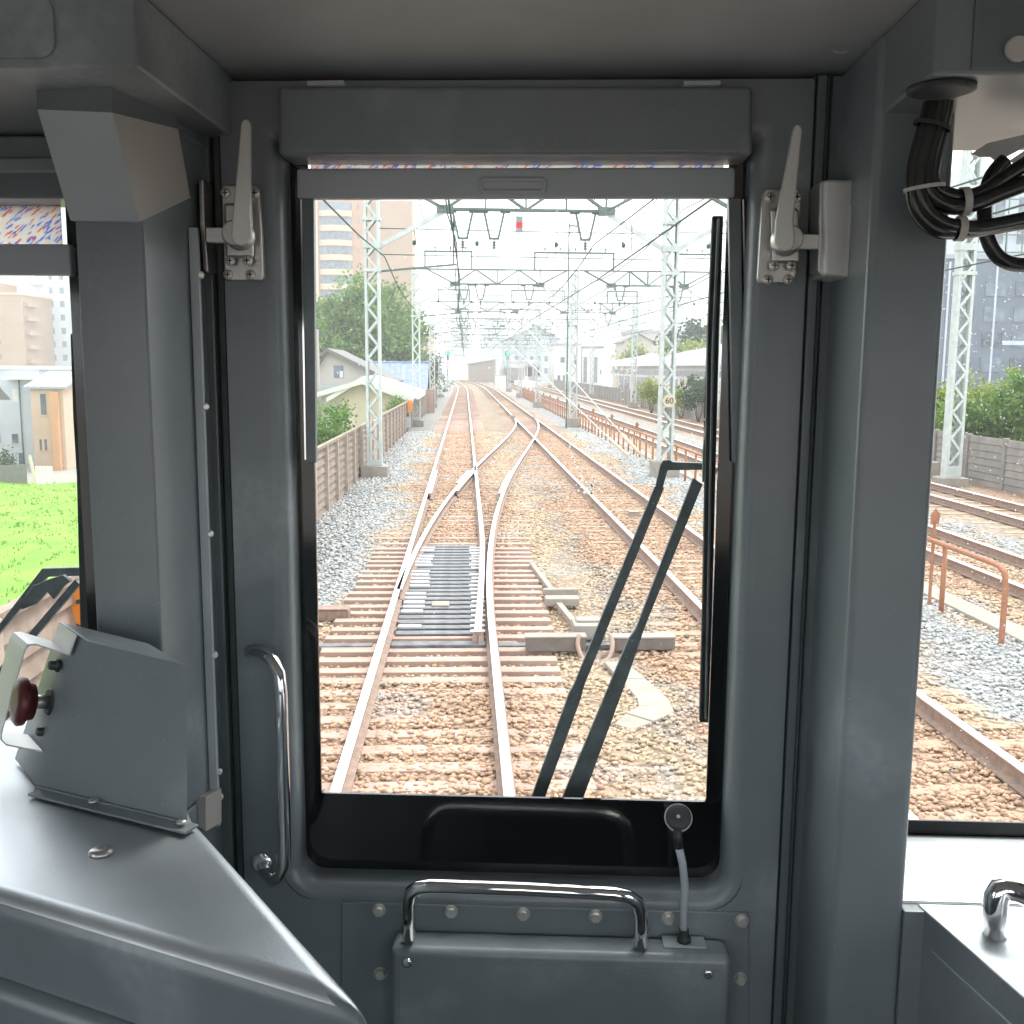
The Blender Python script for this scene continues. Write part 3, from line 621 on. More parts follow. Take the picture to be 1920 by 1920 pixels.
mb = MB(); mb.cbox((0, 0, 1.0), (1.5, .9, 2.0)); mb.build('case', M['wallW'], eq, bevel=.03); mb = MB(); mb.cbox((0, 0, 2.04), (1.6, 1.0, .08)); mb.build('lid', M['roofG'], eq, bevel=.02)
lp = tt('lamp_post', 'tall thin lamp post with a bent arm behind the second gantry', 'lamp post', 4.95, 49, -.3)
mb = MB(); mb.tube(smooth([(0, 0, 0), (0, 0, 5), (0, 0, 9.5), (.05, 0, 9.72), (.2, 0, 9.78), (.4, 0, 9.72)], 4), .035, 8); mb.build('pole', M['beam'], lp)
mb = MB(); mb.lathe((.42, 0, 9.75), (0, 0, -1), [(0, .03), (.08, .09), (.25, .10), (.3, .05)], 12); mb.build('lamp_head', M['white'], lp)

# ================================================================ BUILDINGS
def windows(parent, rects, y, m_='winD', frame_m='wallW', name='window', d=.06):
    for x0, x1, z0_, z1_ in rects:
        mb = MB(); mb.box((x0, y-.02, z0_), (x1, y+d, z1_)); wn = mb.build(name, M[m_], parent)
        if m_ == 'winD' and (x1-x0) < 2.2 and name == 'window':
            mb = MB(); mb.box((x0-.08, y-.07, z0_-.10), (x1+.08, y-.021, z0_)); mb.build('sill', M['balc'], wn)
def block(name, lab_, cat, x0, x1, y0, y1, z0_, z1_, wm, roof='roofG', rh=.4, over=.2, group=None):
    t = tt(name, lab_, cat, (x0+x1)/2, y0, z0_, group); wx = (x1-x0)/2
    mb = MB(); mb.box((-wx, 0, 0), (wx, y1-y0, z1_-z0_)); mb.build('wall', M[wm], t)
    mb = MB(); mb.box((-wx-over, -over, z1_-z0_+.003), (wx+over, y1-y0+over, z1_-z0_+rh)); mb.build('roof', M[roof], t)
    return t, wx
def gable(name, lab_, x0, x1, y0, y1, z0_, ze, zr_, wm, rm, xr_=None, over=.35, axis='y', th=.16):
    t = tt(name, lab_, 'house', (x0+x1)/2, y0, z0_); wx = (x1-x0)/2; h, r_ = ze-z0_, zr_-z0_; dy = y1-y0; xr_ = 0 if xr_ is None else xr_-(x0+x1)/2
    if axis == 'y':
        mb = MB(); mb.prism([(-wx, 0, 0), (wx, 0, 0), (wx, 0, h), (xr_, 0, r_), (-wx, 0, h)], (0, dy, 0)); mb.build('wall', M[wm], t)
        mb = MB()
        sl_, sr = (r_-h)/(xr_+wx), (r_-h)/(wx-xr_)
        mb.prism([(-wx-over, -over, h-sl_*over+.02), (xr_, -over, r_+.02), (wx+over, -over, h-sr*over+.02), (wx+over, -over, h-sr*over+.02+th), (xr_, -over, r_+.02+th), (-wx-over, -over, h-sl_*over+.02+th)], (0, dy+2*over, 0)); mb.build('roof', M[rm], t)
    else:
        mb = MB(); mb.prism([(-wx, 0, 0), (-wx, 0, h), (-wx, dy/2, r_), (-wx, dy, h), (-wx, dy, 0)], (2*wx, 0, 0)); mb.build('wall', M[wm], t)
        sl_ = (r_-h)/(dy/2); mb = MB()
        mb.prism([(-wx-over, -over, h-sl_*over+.02), (-wx-over, -over, h-sl_*over+.02+th), (-wx-over, dy/2, r_+.02+th), (-wx-over, dy+over, h-sl_*over+.02+th), (-wx-over, dy+over, h-sl_*over+.02), (-wx-over, dy/2, r_+.02)], (2*wx+2*over, 0, 0))
        for x in np.arange(-wx, wx, .45): mb.bar((x, -over, h-sl_*over+th+.04), (x, dy/2, r_+th+.04), .05, .05)
        mb.build('roof', M[rm], t)
    return t, wx
# apartment tower in the main window
Y_ = 211
t = tt('apartment_tower', 'tall orange brown apartment tower with rows of balconies at upper left of the main window', 'apartment building', -22, Y_, ZT)
xa, xm, xb = TX(576, Y_)+22, TX(702, Y_)+22, TX(776, Y_)+22; zt_ = TZ(384, Y_)-ZT
mb = MB(); mb.box((xa, 0, 0), (xm, 14, zt_)); mb.build('front_wall', M['brick_o'], t); mb = MB(); mb.box((xm, .8, 0), (xb, 13, zt_-.7)); mb.build('side_wall', M['brick_t'], t)
mb = MB(); mb.box((xa-.3, -.3, zt_+.003), (xm+.3, 14.3, zt_+.7)); mb.build('roof', M['balc'], t); mb = MB(); mb.box((xa+4, 3, zt_+.7), (xa+10, 9, zt_+4)); mb.build('lift_house', M['brick_t'], t)
mb = MB(); mb.box((TX(601, Y_)+22, -1.0, 0), (TX(607, Y_)+22, 0, zt_+.2)); mb.build('rib_column', M['balc'], t)
for k in range(11):
    z = TZ(411+25.8*k, Y_)-ZT
    if z < 4: break
    windows(t, [(TX(584, Y_)+22, TX(594, Y_)+22, z+.2, z+.9), (TX(610, Y_)+22, TX(661, Y_)+22, z, z+1.75), (TX(663, Y_)+22, TX(668, Y_)+22, z-.4, z+1.6), (TX(677, Y_)+22, TX(681, Y_)+22, z+.3, z+1.4)], 0, 'winB')
    mb = MB(); rows = []
    for i in range(13):
        f = i/12; x = (TX(608, Y_)*(1-f)+TX(668, Y_)*f)+22; yy = -.3-1.1*math.sin(math.pi*f)
        rows.append([(x, yy, z-1.15), (x, yy, z-.02), (x, yy+.15, z-.02), (x, yy+.15, z-1.15)])
    mb.grid(rows, True, 0, False, True); mb.build('balcony', M['balc'], t)
# houses by the left fence
t, wx = gable('gabled_house', 'grey gabled house with one dark window behind the nearest left mast', TX(588, 62), TX(732, 62), 62, 70, ZT, TZ(716, 62), TZ(661, 62), 'wallG', 'roofD', xr_=TX(620, 62))
cx_ = (TX(588, 62)+TX(732, 62))/2
windows(t, [(TX(630, 62)-cx_, TX(648, 62)-cx_, TZ(710, 62)-ZT, TZ(687, 62)-ZT)], 0, 'winB'); windows(t, [(TX(641, 62)-cx_, TX(647, 62)-cx_, TZ(709, 62)-ZT, TZ(697, 62)-ZT)], -.02, 'wallW', name='curtain')
mb = MB(); q = .09
for s, a, b in ((-1, TX(584, 62), TX(620, 62)), (1, TX(737, 62), TX(620, 62))):
    mb.bar((a-cx_, -.40, TZ(718 if s > 0 else 686, 62)-ZT), (b-cx_, -.40, TZ(659, 62)-ZT), .05, .16)
mb.build('verge_board', M['roofD'], t)
mb = MB(); mb.box((TX(560, 62)-cx_, -1.6, TZ(733, 62)-ZT), (TX(700, 62)-cx_, -.01, TZ(724, 62)-ZT)); mb.build('porch_roof', M['roofG'], t)
t, wx = gable('blue_roof_house', 'house with a ribbed blue tin roof in front of the big tree', TX(668, 74), TX(792, 74), 74, 84, ZT, TZ(752, 74), TZ(683, 79), 'wallW', 'roofB', axis='x')
mb = MB(); mb.box((-wx-.4, 4.75, TZ(690, 79)-ZT), (wx+.4, 5.25, TZ(682, 79)-ZT+.1)); mb.build('ridge_cap', M['roofB'], t)
t, wx = gable('beige_house', 'beige rendered house with a cream gable edge right behind the left fence', TX(640, 48), TX(764, 48), 48, 56, ZT, TZ(742, 48), TZ(716, 48), 'wallB', 'fascia', xr_=TX(684, 48), over=.55, th=.22)
mb = MB(); cx_ = (TX(640, 48)+TX(764, 48))/2
mb.bar((TX(578, 48)-cx_, -.6, TZ(747, 48)-ZT), (TX(684, 48)-cx_, -.6, TZ(716, 48)-ZT), .06, .22); mb.bar((TX(684, 48)-cx_, -.6, TZ(716, 48)-ZT), (TX(778, 48)-cx_, -.6, TZ(750, 48)-ZT), .06, .22); mb.build('barge_board', M['fascia'], t)
mb = MB(); mb.prism([(TX(575, 48)-cx_, -.5, TZ(741, 48)-ZT), (TX(575, 48)-cx_, -.5, TZ(748, 48)-ZT), (TX(640, 48)-cx_, -.5, TZ(733, 48)-ZT), (TX(640, 48)-cx_, -.5, TZ(726, 48)-ZT)], (0, 6, 0)); mb.build('side_roof', M['roofG'], t)
up_ = tt('utility_pole', 'grey concrete utility pole at the left edge of the main window', 'utility pole', TX(600, 54), 54, ZT)
mb = MB(); mb.tube([(0, 0, 0), (0, 0, TZ(622, 54)-ZT)], [.16, .12], 10); mb.build('pole', M['concrete'], up_); mb = MB(); mb.bar((-.5, 0, TZ(632, 54)-ZT), (.5, 0, TZ(632, 54)-ZT), .08, .08); mb.build('cross_arm', M['beam'], up_)
t, wx = block('pink_apartments', 'small pinkish block of flats just left of the left signal', 'apartment building', TX(786, 175), TX(812, 175), 175, 190, ZT, TZ(632, 175), 'wallY')
windows(t, [(-1.0, .3, z-ZT, z+1.1-ZT) for z in (TZ(650, 175), TZ(672, 175), TZ(694, 175))], 0, 'winD')
# seen through the left window
Y_ = 210; t, wx = block('brown_tower', 'brown brick tower with recessed balconies seen through the left window', 'apartment building', TX(-90, Y_), TX(74, Y_), Y_, 226, ZT, TZ(565, Y_), 'brick_t', 'balc')
cx_ = (TX(-90, Y_)+TX(74, Y_))/2
mb = MB(); mb.box((-wx, 2, TZ(563, Y_)-ZT), (TX(22, Y_)-cx_, 12, TZ(541, Y_)-ZT)); mb.build('lift_house', M['brick_t'], t)
for k in range(6):
    z = TZ(577+25.5*k, Y_)-ZT
    windows(t, [(TX(-40, Y_)-cx_, TX(11, Y_)-cx_, z-.2, z+1.4), (TX(28, Y_)-cx_, TX(33, Y_)-cx_, z-.1, z+.9)], 0, 'winD'); mb = MB(); mb.box((TX(-42, Y_)-cx_, -1.0, z-1.2), (TX(12, Y_)-cx_, -.01, z-.35)); mb.build('balcony', M['balc'], t)
    mb = MB(); mb.box((wx+.01, 1, z-.9), (wx+.9, 6, z)); mb.build('side_balcony', M['brick_t'], t)
Y_ = 225; t, wx = block('pale_tower', 'pale bluish high-rise with rounded balconies seen at the right of the left window', 'apartment building', TX(99, Y_), TX(205, Y_), Y_, 240, ZT, TZ(370, Y_), 'wallP', 'roofG')
cx_ = (TX(99, Y_)+TX(205, Y_))/2
for k in range(15):
    z = TZ(395+25.7*k*.93, Y_)-ZT
    if z < 3: break
    windows(t, [(TX(124, Y_)-cx_, TX(130, Y_)-cx_, z, z+1.3), (TX(142, Y_)-cx_, TX(150, Y_)-cx_, z, z+1.3)], 0, 'winB'); mb = MB(); mb.lathe((-wx+.2, .6, z-.2), (0, 0, -1), [(0, 1.7), (1.1, 1.7)], 16); mb.build('balcony', M['wallP'], t)
Y_ = 76; t, wx = block('white_house', 'boxy pale house with a roof terrace beyond the grass field', 'house', TX(14, Y_), TX(98, Y_), Y_, 84, ZT, TZ(698, Y_), 'wallP', 'wallW', .25, .1)
cx_ = (TX(14, Y_)+TX(98, Y_))/2
windows(t, [(TX(48, Y_)-cx_, TX(57, Y_)-cx_, TZ(757, Y_)-ZT, TZ(733, Y_)-ZT)], 0, 'wallW'); windows(t, [(TX(7, Y_)-cx_+.3, TX(21, Y_)-cx_, TZ(830, Y_)-ZT, TZ(787, Y_)-ZT), (TX(42, Y_)-cx_, TX(53, Y_)-cx_, TZ(832, Y_)-ZT, TZ(815, Y_)-ZT), (TX(52, Y_)-cx_, TX(62, Y_)-cx_, TZ(888, Y_)-ZT, TZ(850, Y_)-ZT)], 0, 'winD')
mb = MB(); mb.box((TX(42, Y_)-cx_, -1.2, TZ(716, Y_)-ZT), (wx+.05, -.01, TZ(711, Y_)-ZT)); mb.build('canopy', M['wallW'], t)
mb = MB(); mb.tube([(TX(61, Y_)-cx_, -.06, 0), (TX(61, Y_)-cx_, -.06, TZ(712, Y_)-ZT)], .05, 8); mb.build('downpipe', M['beam'], t)
Y_ = 72; t, wx = gable('peach_house', 'peach house with an orange side and grey hipped roof beyond the grass field', TX(80, Y_), TX(138, Y_), Y_, 80, ZT, TZ(731, Y_), TZ(706, Y_+4), 'wallY', 'roofG', axis='x')
cx_ = (TX(80, Y_)+TX(138, Y_))/2
windows(t, [(TX(97, Y_)-cx_, TX(107, Y_)-cx_, TZ(780, Y_)-ZT, TZ(742, Y_)-ZT), (TX(91, Y_)-cx_, TX(95, Y_)-cx_, TZ(845, Y_)-ZT, TZ(825, Y_)-ZT), (TX(100, Y_)-cx_, TX(104, Y_)-cx_, TZ(845, Y_)-ZT, TZ(825, Y_)-ZT)], 0, 'winD')
mb = MB(); mb.box((TX(118, Y_)-cx_, -.5, 0), (TX(132, Y_)-cx_, -.005, TZ(738, Y_)-ZT)); mb.build('orange_bay', M['wallO'], t)
Y_ = 66; t, wx = gable('wooden_house', 'house with yellow and brown cladding at the far left edge of the left window', TX(-260, Y_), TX(-42, Y_), Y_, 69, ZT, TZ(738, Y_), TZ(712, Y_+4), 'brick_t', 'roofG', axis='x', over=1.2)
mb = MB(); mb.box((wx-.25, -.15, TZ(826, Y_)-ZT), (wx+.02, -.005, TZ(745, Y_)-ZT)); mb.build('yellow_panel', M['leaf_y'] if False else M['wallB'], t)
gf = tt('garden_fence', 'low dark mesh fence around a garden at the edge of the grass', 'fence', TX(36, 62), 62, ZT)
mb = MB(); mb.box((TX(2, 62)-TX(36, 62), 0, .1), (TX(64, 62)-TX(36, 62), .05, 1.3)); mb.build('mesh_panel', M['roofD'], gf); mb = MB(); mb.box((TX(0, 62)-TX(36, 62), -.1, 0), (TX(66, 62)-TX(36, 62), .15, .14)); mb.build('kerb', M['concrete'], gf)
gf = tt('white_fence_panel', 'short white picket panel standing on the grass', 'fence', TX(96, 62), 62, ZT)
for i in range(5):
    mb = MB(); mb.cbox((-.42+i*.21, 0, .62), (.16, .04, 1.25)); mb.build('picket', M['white'], gf)
wpst = tt('wooden_post', 'leaning wooden post beside the white picket panel', 'post', TX(82, 61), 61, ZT)
mb = MB(); mb.bar((0, 0, 0), (-.35, 0, 2.0), .14, .14); mb.build('post', M['wallB'], wpst)
# right side
ls = tt('long_shed', 'long low white building with a pale sloping roof beyond the right-hand wall', 'shed', 17.2, 64, -.45)
mb = MB(); mb.box((0, 0, 0), (8, 54, 3.75)); mb.build('wall', M['wallW'], ls); mb = MB(); mb.prism([(-.5, -.5, 3.76), (9, -.5, 5.6), (9, -.5, 5.8), (-.5, -.5, 3.96)], (0, 55, 0)); mb.build('roof', M['roofG'], ls)
mb = MB(); mb.box((-.55, -.5, 3.45), (-.49, 54.5, 4.0)); mb.build('fascia', M['white'], ls); mb = MB(); mb.box((-.05, .5, 2.65), (-.005, 53, 3.05)); mb.build('green_band', M['winB'], ls)
for i in range(13):
    mb = MB(); y = 1.2+i*4.0; mb.box((-.04, y, .5), (-.004, y+3.3, 2.4)); mb.build('window', M['winB' if i % 3 else 'wallB'], ls)
dk = tt('dark_hall', 'large slate dark clad building seen through the right window', 'building', TX(1760, 62), 62, -.45)
X_ = TX(2300, 62)-TX(1760, 62); mb = MB(); mb.box((0, 0, 0), (X_, 30, TZ(482, 62)+.45)); mb.build('wall', M['wallK'], dk)
mb = MB(); mb.box((-.1, -.1, TZ(482, 62)+.453), (X_+.1, 30, TZ(474, 62)+.45)); mb.build('roof_edge', M['roofG'], dk)
for i in range(7): mb = MB(); mb.box((.5+i*3, -.06, 1.0), (.62+i*3, -.004, TZ(486, 62)+.4)); mb.build('cladding_rib', M['wallP'], dk)
mb = MB(); mb.box((3, -.05, TZ(640, 62)+.45), (X_, -.004, TZ(632, 62)+.45)); mb.build('sill_band', M['wallP'], dk)
for k in range(5):
    for i in range(9): mb = MB(); mb.box((1.0+i*1.9, -.05, 1.6+k*1.55), (2.3+i*1.9, -.003, 2.5+k*1.55)); mb.build('window', M['winB' if (i+k) % 3 else 'winD'], dk)
pb = tt('pale_block', 'pale high block under scaffold bars rising behind the dark hall', 'building', TX(1782, 100), 100, -.45)
X_ = TX(2200, 100)-TX(1782, 100); zt_ = TZ(322, 100)+.45; mb = MB(); mb.box((0, 0, 0), (X_, 20, zt_)); mb.build('wall', M['wallP'], pb)
for i in range(8): mb = MB(); mb.box((.2, -.5, 8+i*1.7), (X_, -.35, 8.12+i*1.7)); mb.build('scaffold_bar', M['beam'], pb)
for i in range(9): mb = MB(); mb.box((.2+i*1.6, -.55, 0), (.3+i*1.6, -.45, zt_+.6)); mb.build('scaffold_pole', M['beam'], pb)
for i in range(5): mb = MB(); mb.box((1.5+i*2.4, -.05, zt_-7), (2.5+i*2.4, -.004, zt_-2.5)); mb.build('window', M['winB'], pb)
t, wx = block('white_block', 'white three-storey building behind the second middle mast', 'building', TX(1038, 190), TX(1088, 190), 190, 205, -.45, TZ(647, 190), 'wallW')
windows(t, [(-1.4, -.6, 4.3, 5.3), (-1.9, -1.4, .9, 1.9), (-.9, -.4, .9, 1.9), (1.2, 1.9, 4.0, 5.6)], 0, 'winD')
t, wx = block('striped_block', 'pale building with tall blue-grey window strips right of the white one', 'building', TX(1090, 195), TX(1128, 195), 195, 207, -.45, TZ(652, 195), 'wallW', 'wallK')
windows(t, [(-1.7, -1.0, .5, 5.4), (.3, 1.0, .5, 5.4), (1.5, 1.8, 2, 3)], 0, 'winB')
t, wx = gable('grey_complex', 'large blue-grey gabled complex far ahead right of the signals', TX(958, 235), TX(1044, 235), 235, 260, -.45, TZ(634, 235), TZ(612, 235), 'wallP', 'wallK', over=.6)
windows(t, [(x, x+.9, z, z+1.2) for x in np.arange(-4.5, 4.5, 1.7) for z in (2.0, 4.8)], 0, 'winB')
mb = MB(); mb.box((-.4, 5, 9.5), (.6, 6, 13.5)); mb.build('chimney', M['wallK'], t)
t, wx = block('low_grey_block', 'low blue-grey block left of the gabled complex', 'building', TX(944, 225), TX(964, 225), 225, 240, -.45, TZ(640, 225), 'wallP', 'wallK')
t, wx = gable('gabled_house', 'greyish gabled house with a dark roof behind the far end of the long shed', TX(1166, 150), TX(1222, 150), 150, 158, -.45, TZ(640, 150), TZ(626, 150), 'wallG', 'roofD')
windows(t, [(-1.5, -.6, 3.2, 4.2), (.6, 1.4, 3.2, 4.2)], 0, 'winD')
t, wx = block('flat_block', 'beige grey flat-roofed block above the shed roof left of the nearest middle mast', 'building', TX(1180, 165), TX(1262, 165), 165, 175, -.45, TZ(622, 165), 'wallG', 'roofG')
windows(t, [(x, x+1, 4.4, 5.6) for x in np.arange(-2.8, 2.6, 1.6)], 0, 'winD')
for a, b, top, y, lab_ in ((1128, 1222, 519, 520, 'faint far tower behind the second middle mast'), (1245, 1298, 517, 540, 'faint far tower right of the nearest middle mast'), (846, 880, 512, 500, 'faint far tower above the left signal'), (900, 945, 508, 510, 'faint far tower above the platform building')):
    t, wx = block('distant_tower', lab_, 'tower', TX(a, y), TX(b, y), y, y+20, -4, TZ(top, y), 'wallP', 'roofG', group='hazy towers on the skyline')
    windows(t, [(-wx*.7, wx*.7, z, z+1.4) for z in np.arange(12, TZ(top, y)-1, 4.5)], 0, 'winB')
sp_ = tt('station_building', 'plain grey station building across the second track far ahead', 'station building', 2.9, 205, -.3)
mb = MB(); mb.prism([(-2.2, 0, 0), (3.4, 0, 0), (3.4, 0, 4.6), (-2.2, 0, 3.7)], (0, 25, 0)); mb.build('wall', M['concrete'], sp_)
mb = MB(); mb.prism([(-2.6, -.4, 3.68), (3.8, -.4, 4.7), (3.8, -.4, 4.95), (-2.6, -.4, 3.93)], (0, 26, 0)); mb.build('roof', M['roofG'], sp_)
pf = tt('station_platform', 'pale station platform with a white canopy far ahead between the tracks', 'platform', 9.6, 150, -.3)
# oncoming train
tr = tt('oncoming_train', 'silver oncoming train with dark windscreen and two lit headlights far ahead', 'train', 11.6, 172, -.1)
mb = MB(); mb.prism([(-1.4, 0, .35), (1.4, 0, .35), (1.42, 0, 2.9), (1.1, 0, 3.55), (-1.1, 0, 3.55), (-1.42, 0, 2.9)], (-2.4, 60, 0)); mb.build('body', M['steelcar'], tr)
for s in (-1, 1):
    mb = MB(); x0_, x1_ = sorted((s*.22, s*1.22)); mb.box((x0_, -.05, 1.45), (x1_, -.003, 3.1)); mb.build('windscreen', M['black'], tr)
    mb = MB(); mb.lathe((s*1.12, -.02, 1.12), (0, -1, 0), [(0, .24), (.08, .22)], 16); mb.build('headlight', M['lamp_w'], tr)
mb = MB(); mb.box((-.2, -.04, .6), (.2, -.003, 3.2)); mb.build('gangway_door', M['steelcar'], tr)
mb = MB(); mb.prism([(-1.5, -.3, -.05), (1.5, -.3, -.05), (1.25, -.1, .5), (-1.25, -.1, .5)], (0, .3, 0)); mb.build('skirt', M['white'], tr)
mb = MB(); mb.box((-1.3, .4, 0), (1.3, 58, .36)); mb.v = [(x-2.4*y/60, y, z) for x, y, z in mb.v]; mb.build('bogies', M['dark'], tr)
mb = MB(); mb.box((-1.2, 0, .1), (1.2, 24, 1.0)); mb.build('platform_edge', M['wallW'], pf); mb = MB(); mb.box((-1.8, 2, 4.1), (1.4, 24, 4.3)); mb.build('canopy', M['white'], pf)
for y in (3, 10, 17): mb = MB(); mb.cbox((-.2, y, 2.6), (.16, .16, 3.0)); mb.build('column', M['wallW'], pf)

# ================================================================ GREEN
def leaves(mb_pts, size, m_, name, parent):
    n = len(mb_pts); P = np.array(mb_pts); s = size*rng.uniform(.6, 1.3, n)
    a = rng.normal(size=(n, 3)); a /= np.linalg.norm(a, axis=1)[:, None]; b = np.cross(a, rng.normal(size=(n, 3))); b /= np.linalg.norm(b, axis=1)[:, None]
    V = np.stack([P-a*s[:, None], P+b*s[:, None]*.55, P+a*s[:, None], P-b*s[:, None]*.55], 1).reshape(-1, 3)
    me = bpy.data.meshes.new(name); me.from_pydata(V.tolist(), [], np.arange(n*4).reshape(-1, 4).tolist()); me.materials.append(m_); me.update()
    o = bpy.data.objects.new(name, me); col.objects.link(o); o.parent = parent; return o
def crown_pts(c, rad, nclump, per, sig, low=-.75):
    out = []
    for _ in range(nclump):
        while True:
            d = rng.normal(size=3); d /= np.linalg.norm(d)
            if d[2] > low: break
        q = np.array(c) + d*np.array(rad)*rng.uniform(.45, 1.0)
        out.append(q + rng.normal(size=(per, 3))*sig*rng.uniform(.6, 1.3))
    return np.concatenate(out)
def tree(lab_, x, y, z, h, rx, rz, m_, n=90, per=70, leaf=.2, name='broadleaf_tree', group=None, trunk=True):
    t = tt(name, lab_, 'tree' if trunk else 'shrub', x, y, z, group)
    if trunk:
        mb = MB(); hh = h-rz*1.1; mb.tube([(0, 0, 0), (.1, 0, hh*.5), (0, .05, hh)], [.035*h, .028*h, .022*h], 10)
        for k in range(7):
            a = k*.9+rng.random(); e = Vector((math.cos(a)*rx*.6, math.sin(a)*rx*.6, hh+rz*rng.uniform(.2, 1.0))); mb.tube([(0, 0, hh*.85), (e.x*.45, e.y*.45, hh+.3*rz), e], [.018*h, .012*h, .005*h], 6)
        mb.build('trunk', M['trunk'], t)
    else:
        mb = MB()
        for k in range(5): a = k*1.3; mb.tube([(0, 0, 0), (math.cos(a)*rx*.4, math.sin(a)*rx*.4, h*.6)], [.03, .012], 5)
        mb.build('stem', M['trunk'], t)
    leaves(crown_pts((0, 0, h-rz), (rx, rx*.8, rz), n, per, leaf*2.4), leaf, M[m_], 'crown', t); return t
tree('big green tree behind the houses left of the track', TX(690, 95), 95, ZT, TZ(528, 95)-ZT, 4.6, 6.2, 'leaf', 150, 90, .22)
tree('large green tree at the left edge of the main window, below the tower', TX(618, 92), 92, ZT, TZ(572, 92)-ZT, 4.2, 5.6, 'leaf', 120, 90, .22)
tree('rounded tree behind the second left mast', TX(748, 100), 100, ZT, TZ(545, 100)-ZT, 3.4, 6.0, 'leaf', 110, 80, .22)
tree('dark green tree between the fence and the pink flats', TX(800, 120), 120, ZT, TZ(655, 120)-ZT, 1.9, 3.2, 'leaf_d', 40, 60, .2)
tree('leafy bush behind the left fence at the edge of the main window', TX(608, 34), 34, ZT+1.6, TZ(735, 34)-ZT-1.6, 1.25, 2.0, 'leaf', 60, 70, .075, 'bush', trunk=False)
tree('creeper hanging over the beige house wall', TX(748, 47), 46.3, ZT+1.5, TZ(742, 46)-ZT-1.5, .62, .75, 'leaf', 26, 34, .06, 'bush', trunk=False)
tree('small garden tree in front of the boxy pale house', TX(20, 64), 64, ZT, TZ(850, 64)-ZT, 1.1, 1.0, 'leaf_d', 24, 60, .09)
tree('dark tree group beyond the long shed roof', TX(1318, 112), 112, -.5, TZ(590, 112)+.5, 5.0, 5.2, 'leaf_d', 110, 80, .26)
tree('yellow green tree over the long shed at the right edge of the main window', TX(1292, 100), 100, -.5, TZ(638, 100)+.5, 3.0, 2.2, 'leaf_y', 60, 60, .2)
tree('yellow green shrub top beside the flat-roofed block', TX(1185, 125), 125, -.5, TZ(644, 125)+.5, 2.2, 2.4, 'leaf_y', 44, 50, .2)
tree('yellow green shrub behind the wall left of the nearest middle mast', TX(1222, 66), 66, -.4, TZ(708, 66)+.4, .85, .9, 'leaf_y', 30, 50, .09, 'bush', trunk=False)
tree('bright shrub behind the wall right of the nearest middle mast', TX(1278, 60), 60, -.4, TZ(728, 60)+.4, 1.0, .6, 'leaf_y', 26, 44, .09, 'bush', trunk=False)
tree('dark low shrub at the right edge of the main window', TX(1312, 56), 56, -.4, TZ(700, 56)+.4, 1.1, 1.1, 'leaf_d', 34, 50, .09, 'bush', trunk=False)
tree('bright green bush behind the wall right of the pole in the right window', TX(1885, 33), 33, -.4, TZ(686, 33)+.4, 1.5, 1.5, 'leaf_y', 70, 70, .085, 'bush', trunk=False)
tree('bright green bush left of the pole in the right window', TX(1772, 34), 34, -.4, TZ(694, 34)+.4, .9, 1.4, 'leaf_y', 50, 60, .085, 'bush', trunk=False)
tree('broad bush low behind the pole in the right window', TX(1835, 32), 32, -.4, TZ(730, 32)+.4, 1.3, 1.2, 'leaf', 60, 60, .085, 'bush', trunk=False)
tree('green bush at the far right edge of the right window', TX(1960, 31), 31, -.4, TZ(690, 31)+.4, 1.3, 1.5, 'leaf', 60, 60, .085, 'bush', trunk=False)
# lattice pole in the right window
lpR = tt('lattice_pole', 'weathered lattice pole by the wall seen through the right window', 'pole', TX(1806, 25), 25, -.3)
mbL = lattice(9.5, .40, .30, .7); mbL.build('mast', M['mast'], lpR); q = MB(); q.cbox((0, 0, .1), (.7, .6, .5)); q.build('footing', M['concrete'], lpR, bevel=.02)
# grass field
mb = MB(); rows = []
for y in np.linspace(22, 62.5, 40): rows.append([T(x, y, ZT+.30+.12*math.sin(x*.35+y*.22)+.06*math.sin(x*1.3-y*.9)) for x in np.linspace(-46, -8.6, 40)])
mb.grid(rows, False, 0, True); struct(mb.build('grass', M['grass']), 'stuff')
n = 5200; gx = rng.uniform(-44, -9, n); gy = rng.uniform(24, 62, n)
V = []; Fc = []
for i in range(n):
    for k in range(3):
        a = rng.random()*6.28; h = rng.uniform(.06, .17); p = T(gx[i]+rng.normal()*.06, gy[i]+rng.normal()*.06, ZT+.30+.12*math.sin(gx[i]*.35+gy[i]*.22)); b = len(V)
        V += [(p.x-.03*math.cos(a), p.y-.03*math.sin(a), p.z), (p.x+.03*math.cos(a), p.y+.03*math.sin(a), p.z), (p.x+rng.normal()*.06, p.y+rng.normal()*.06, p.z+h)]; Fc.append((b, b+1, b+2))
me = bpy.data.meshes.new('grass_blades'); me.from_pydata(V, [], Fc); me.materials.append(M['grass']); o = bpy.data.objects.new('grass_blades', me); col.objects.link(o); struct(o, 'stuff')

# ================================================================ HAZE
hz = bpy.data.materials.new('pale_air'); hz.use_nodes = True; hz.node_tree.nodes.clear()
o_ = hz.node_tree.nodes.new('ShaderNodeOutputMaterial'); v_ = hz.node_tree.nodes.new('ShaderNodeVolumePrincipled')
v_.inputs['Color'].default_value = (.97, .98, 1, 1); v_.inputs['Density'].default_value = .0013; v_.inputs['Anisotropy'].default_value = .2
hz.node_tree.links.new(v_.outputs[0], o_.inputs['Volume'])
mb = MB(); mb.box((-1600, -1300, ZT-1), (1600, 1700, 62)); struct(mb.build('haze', hz), 'stuff')

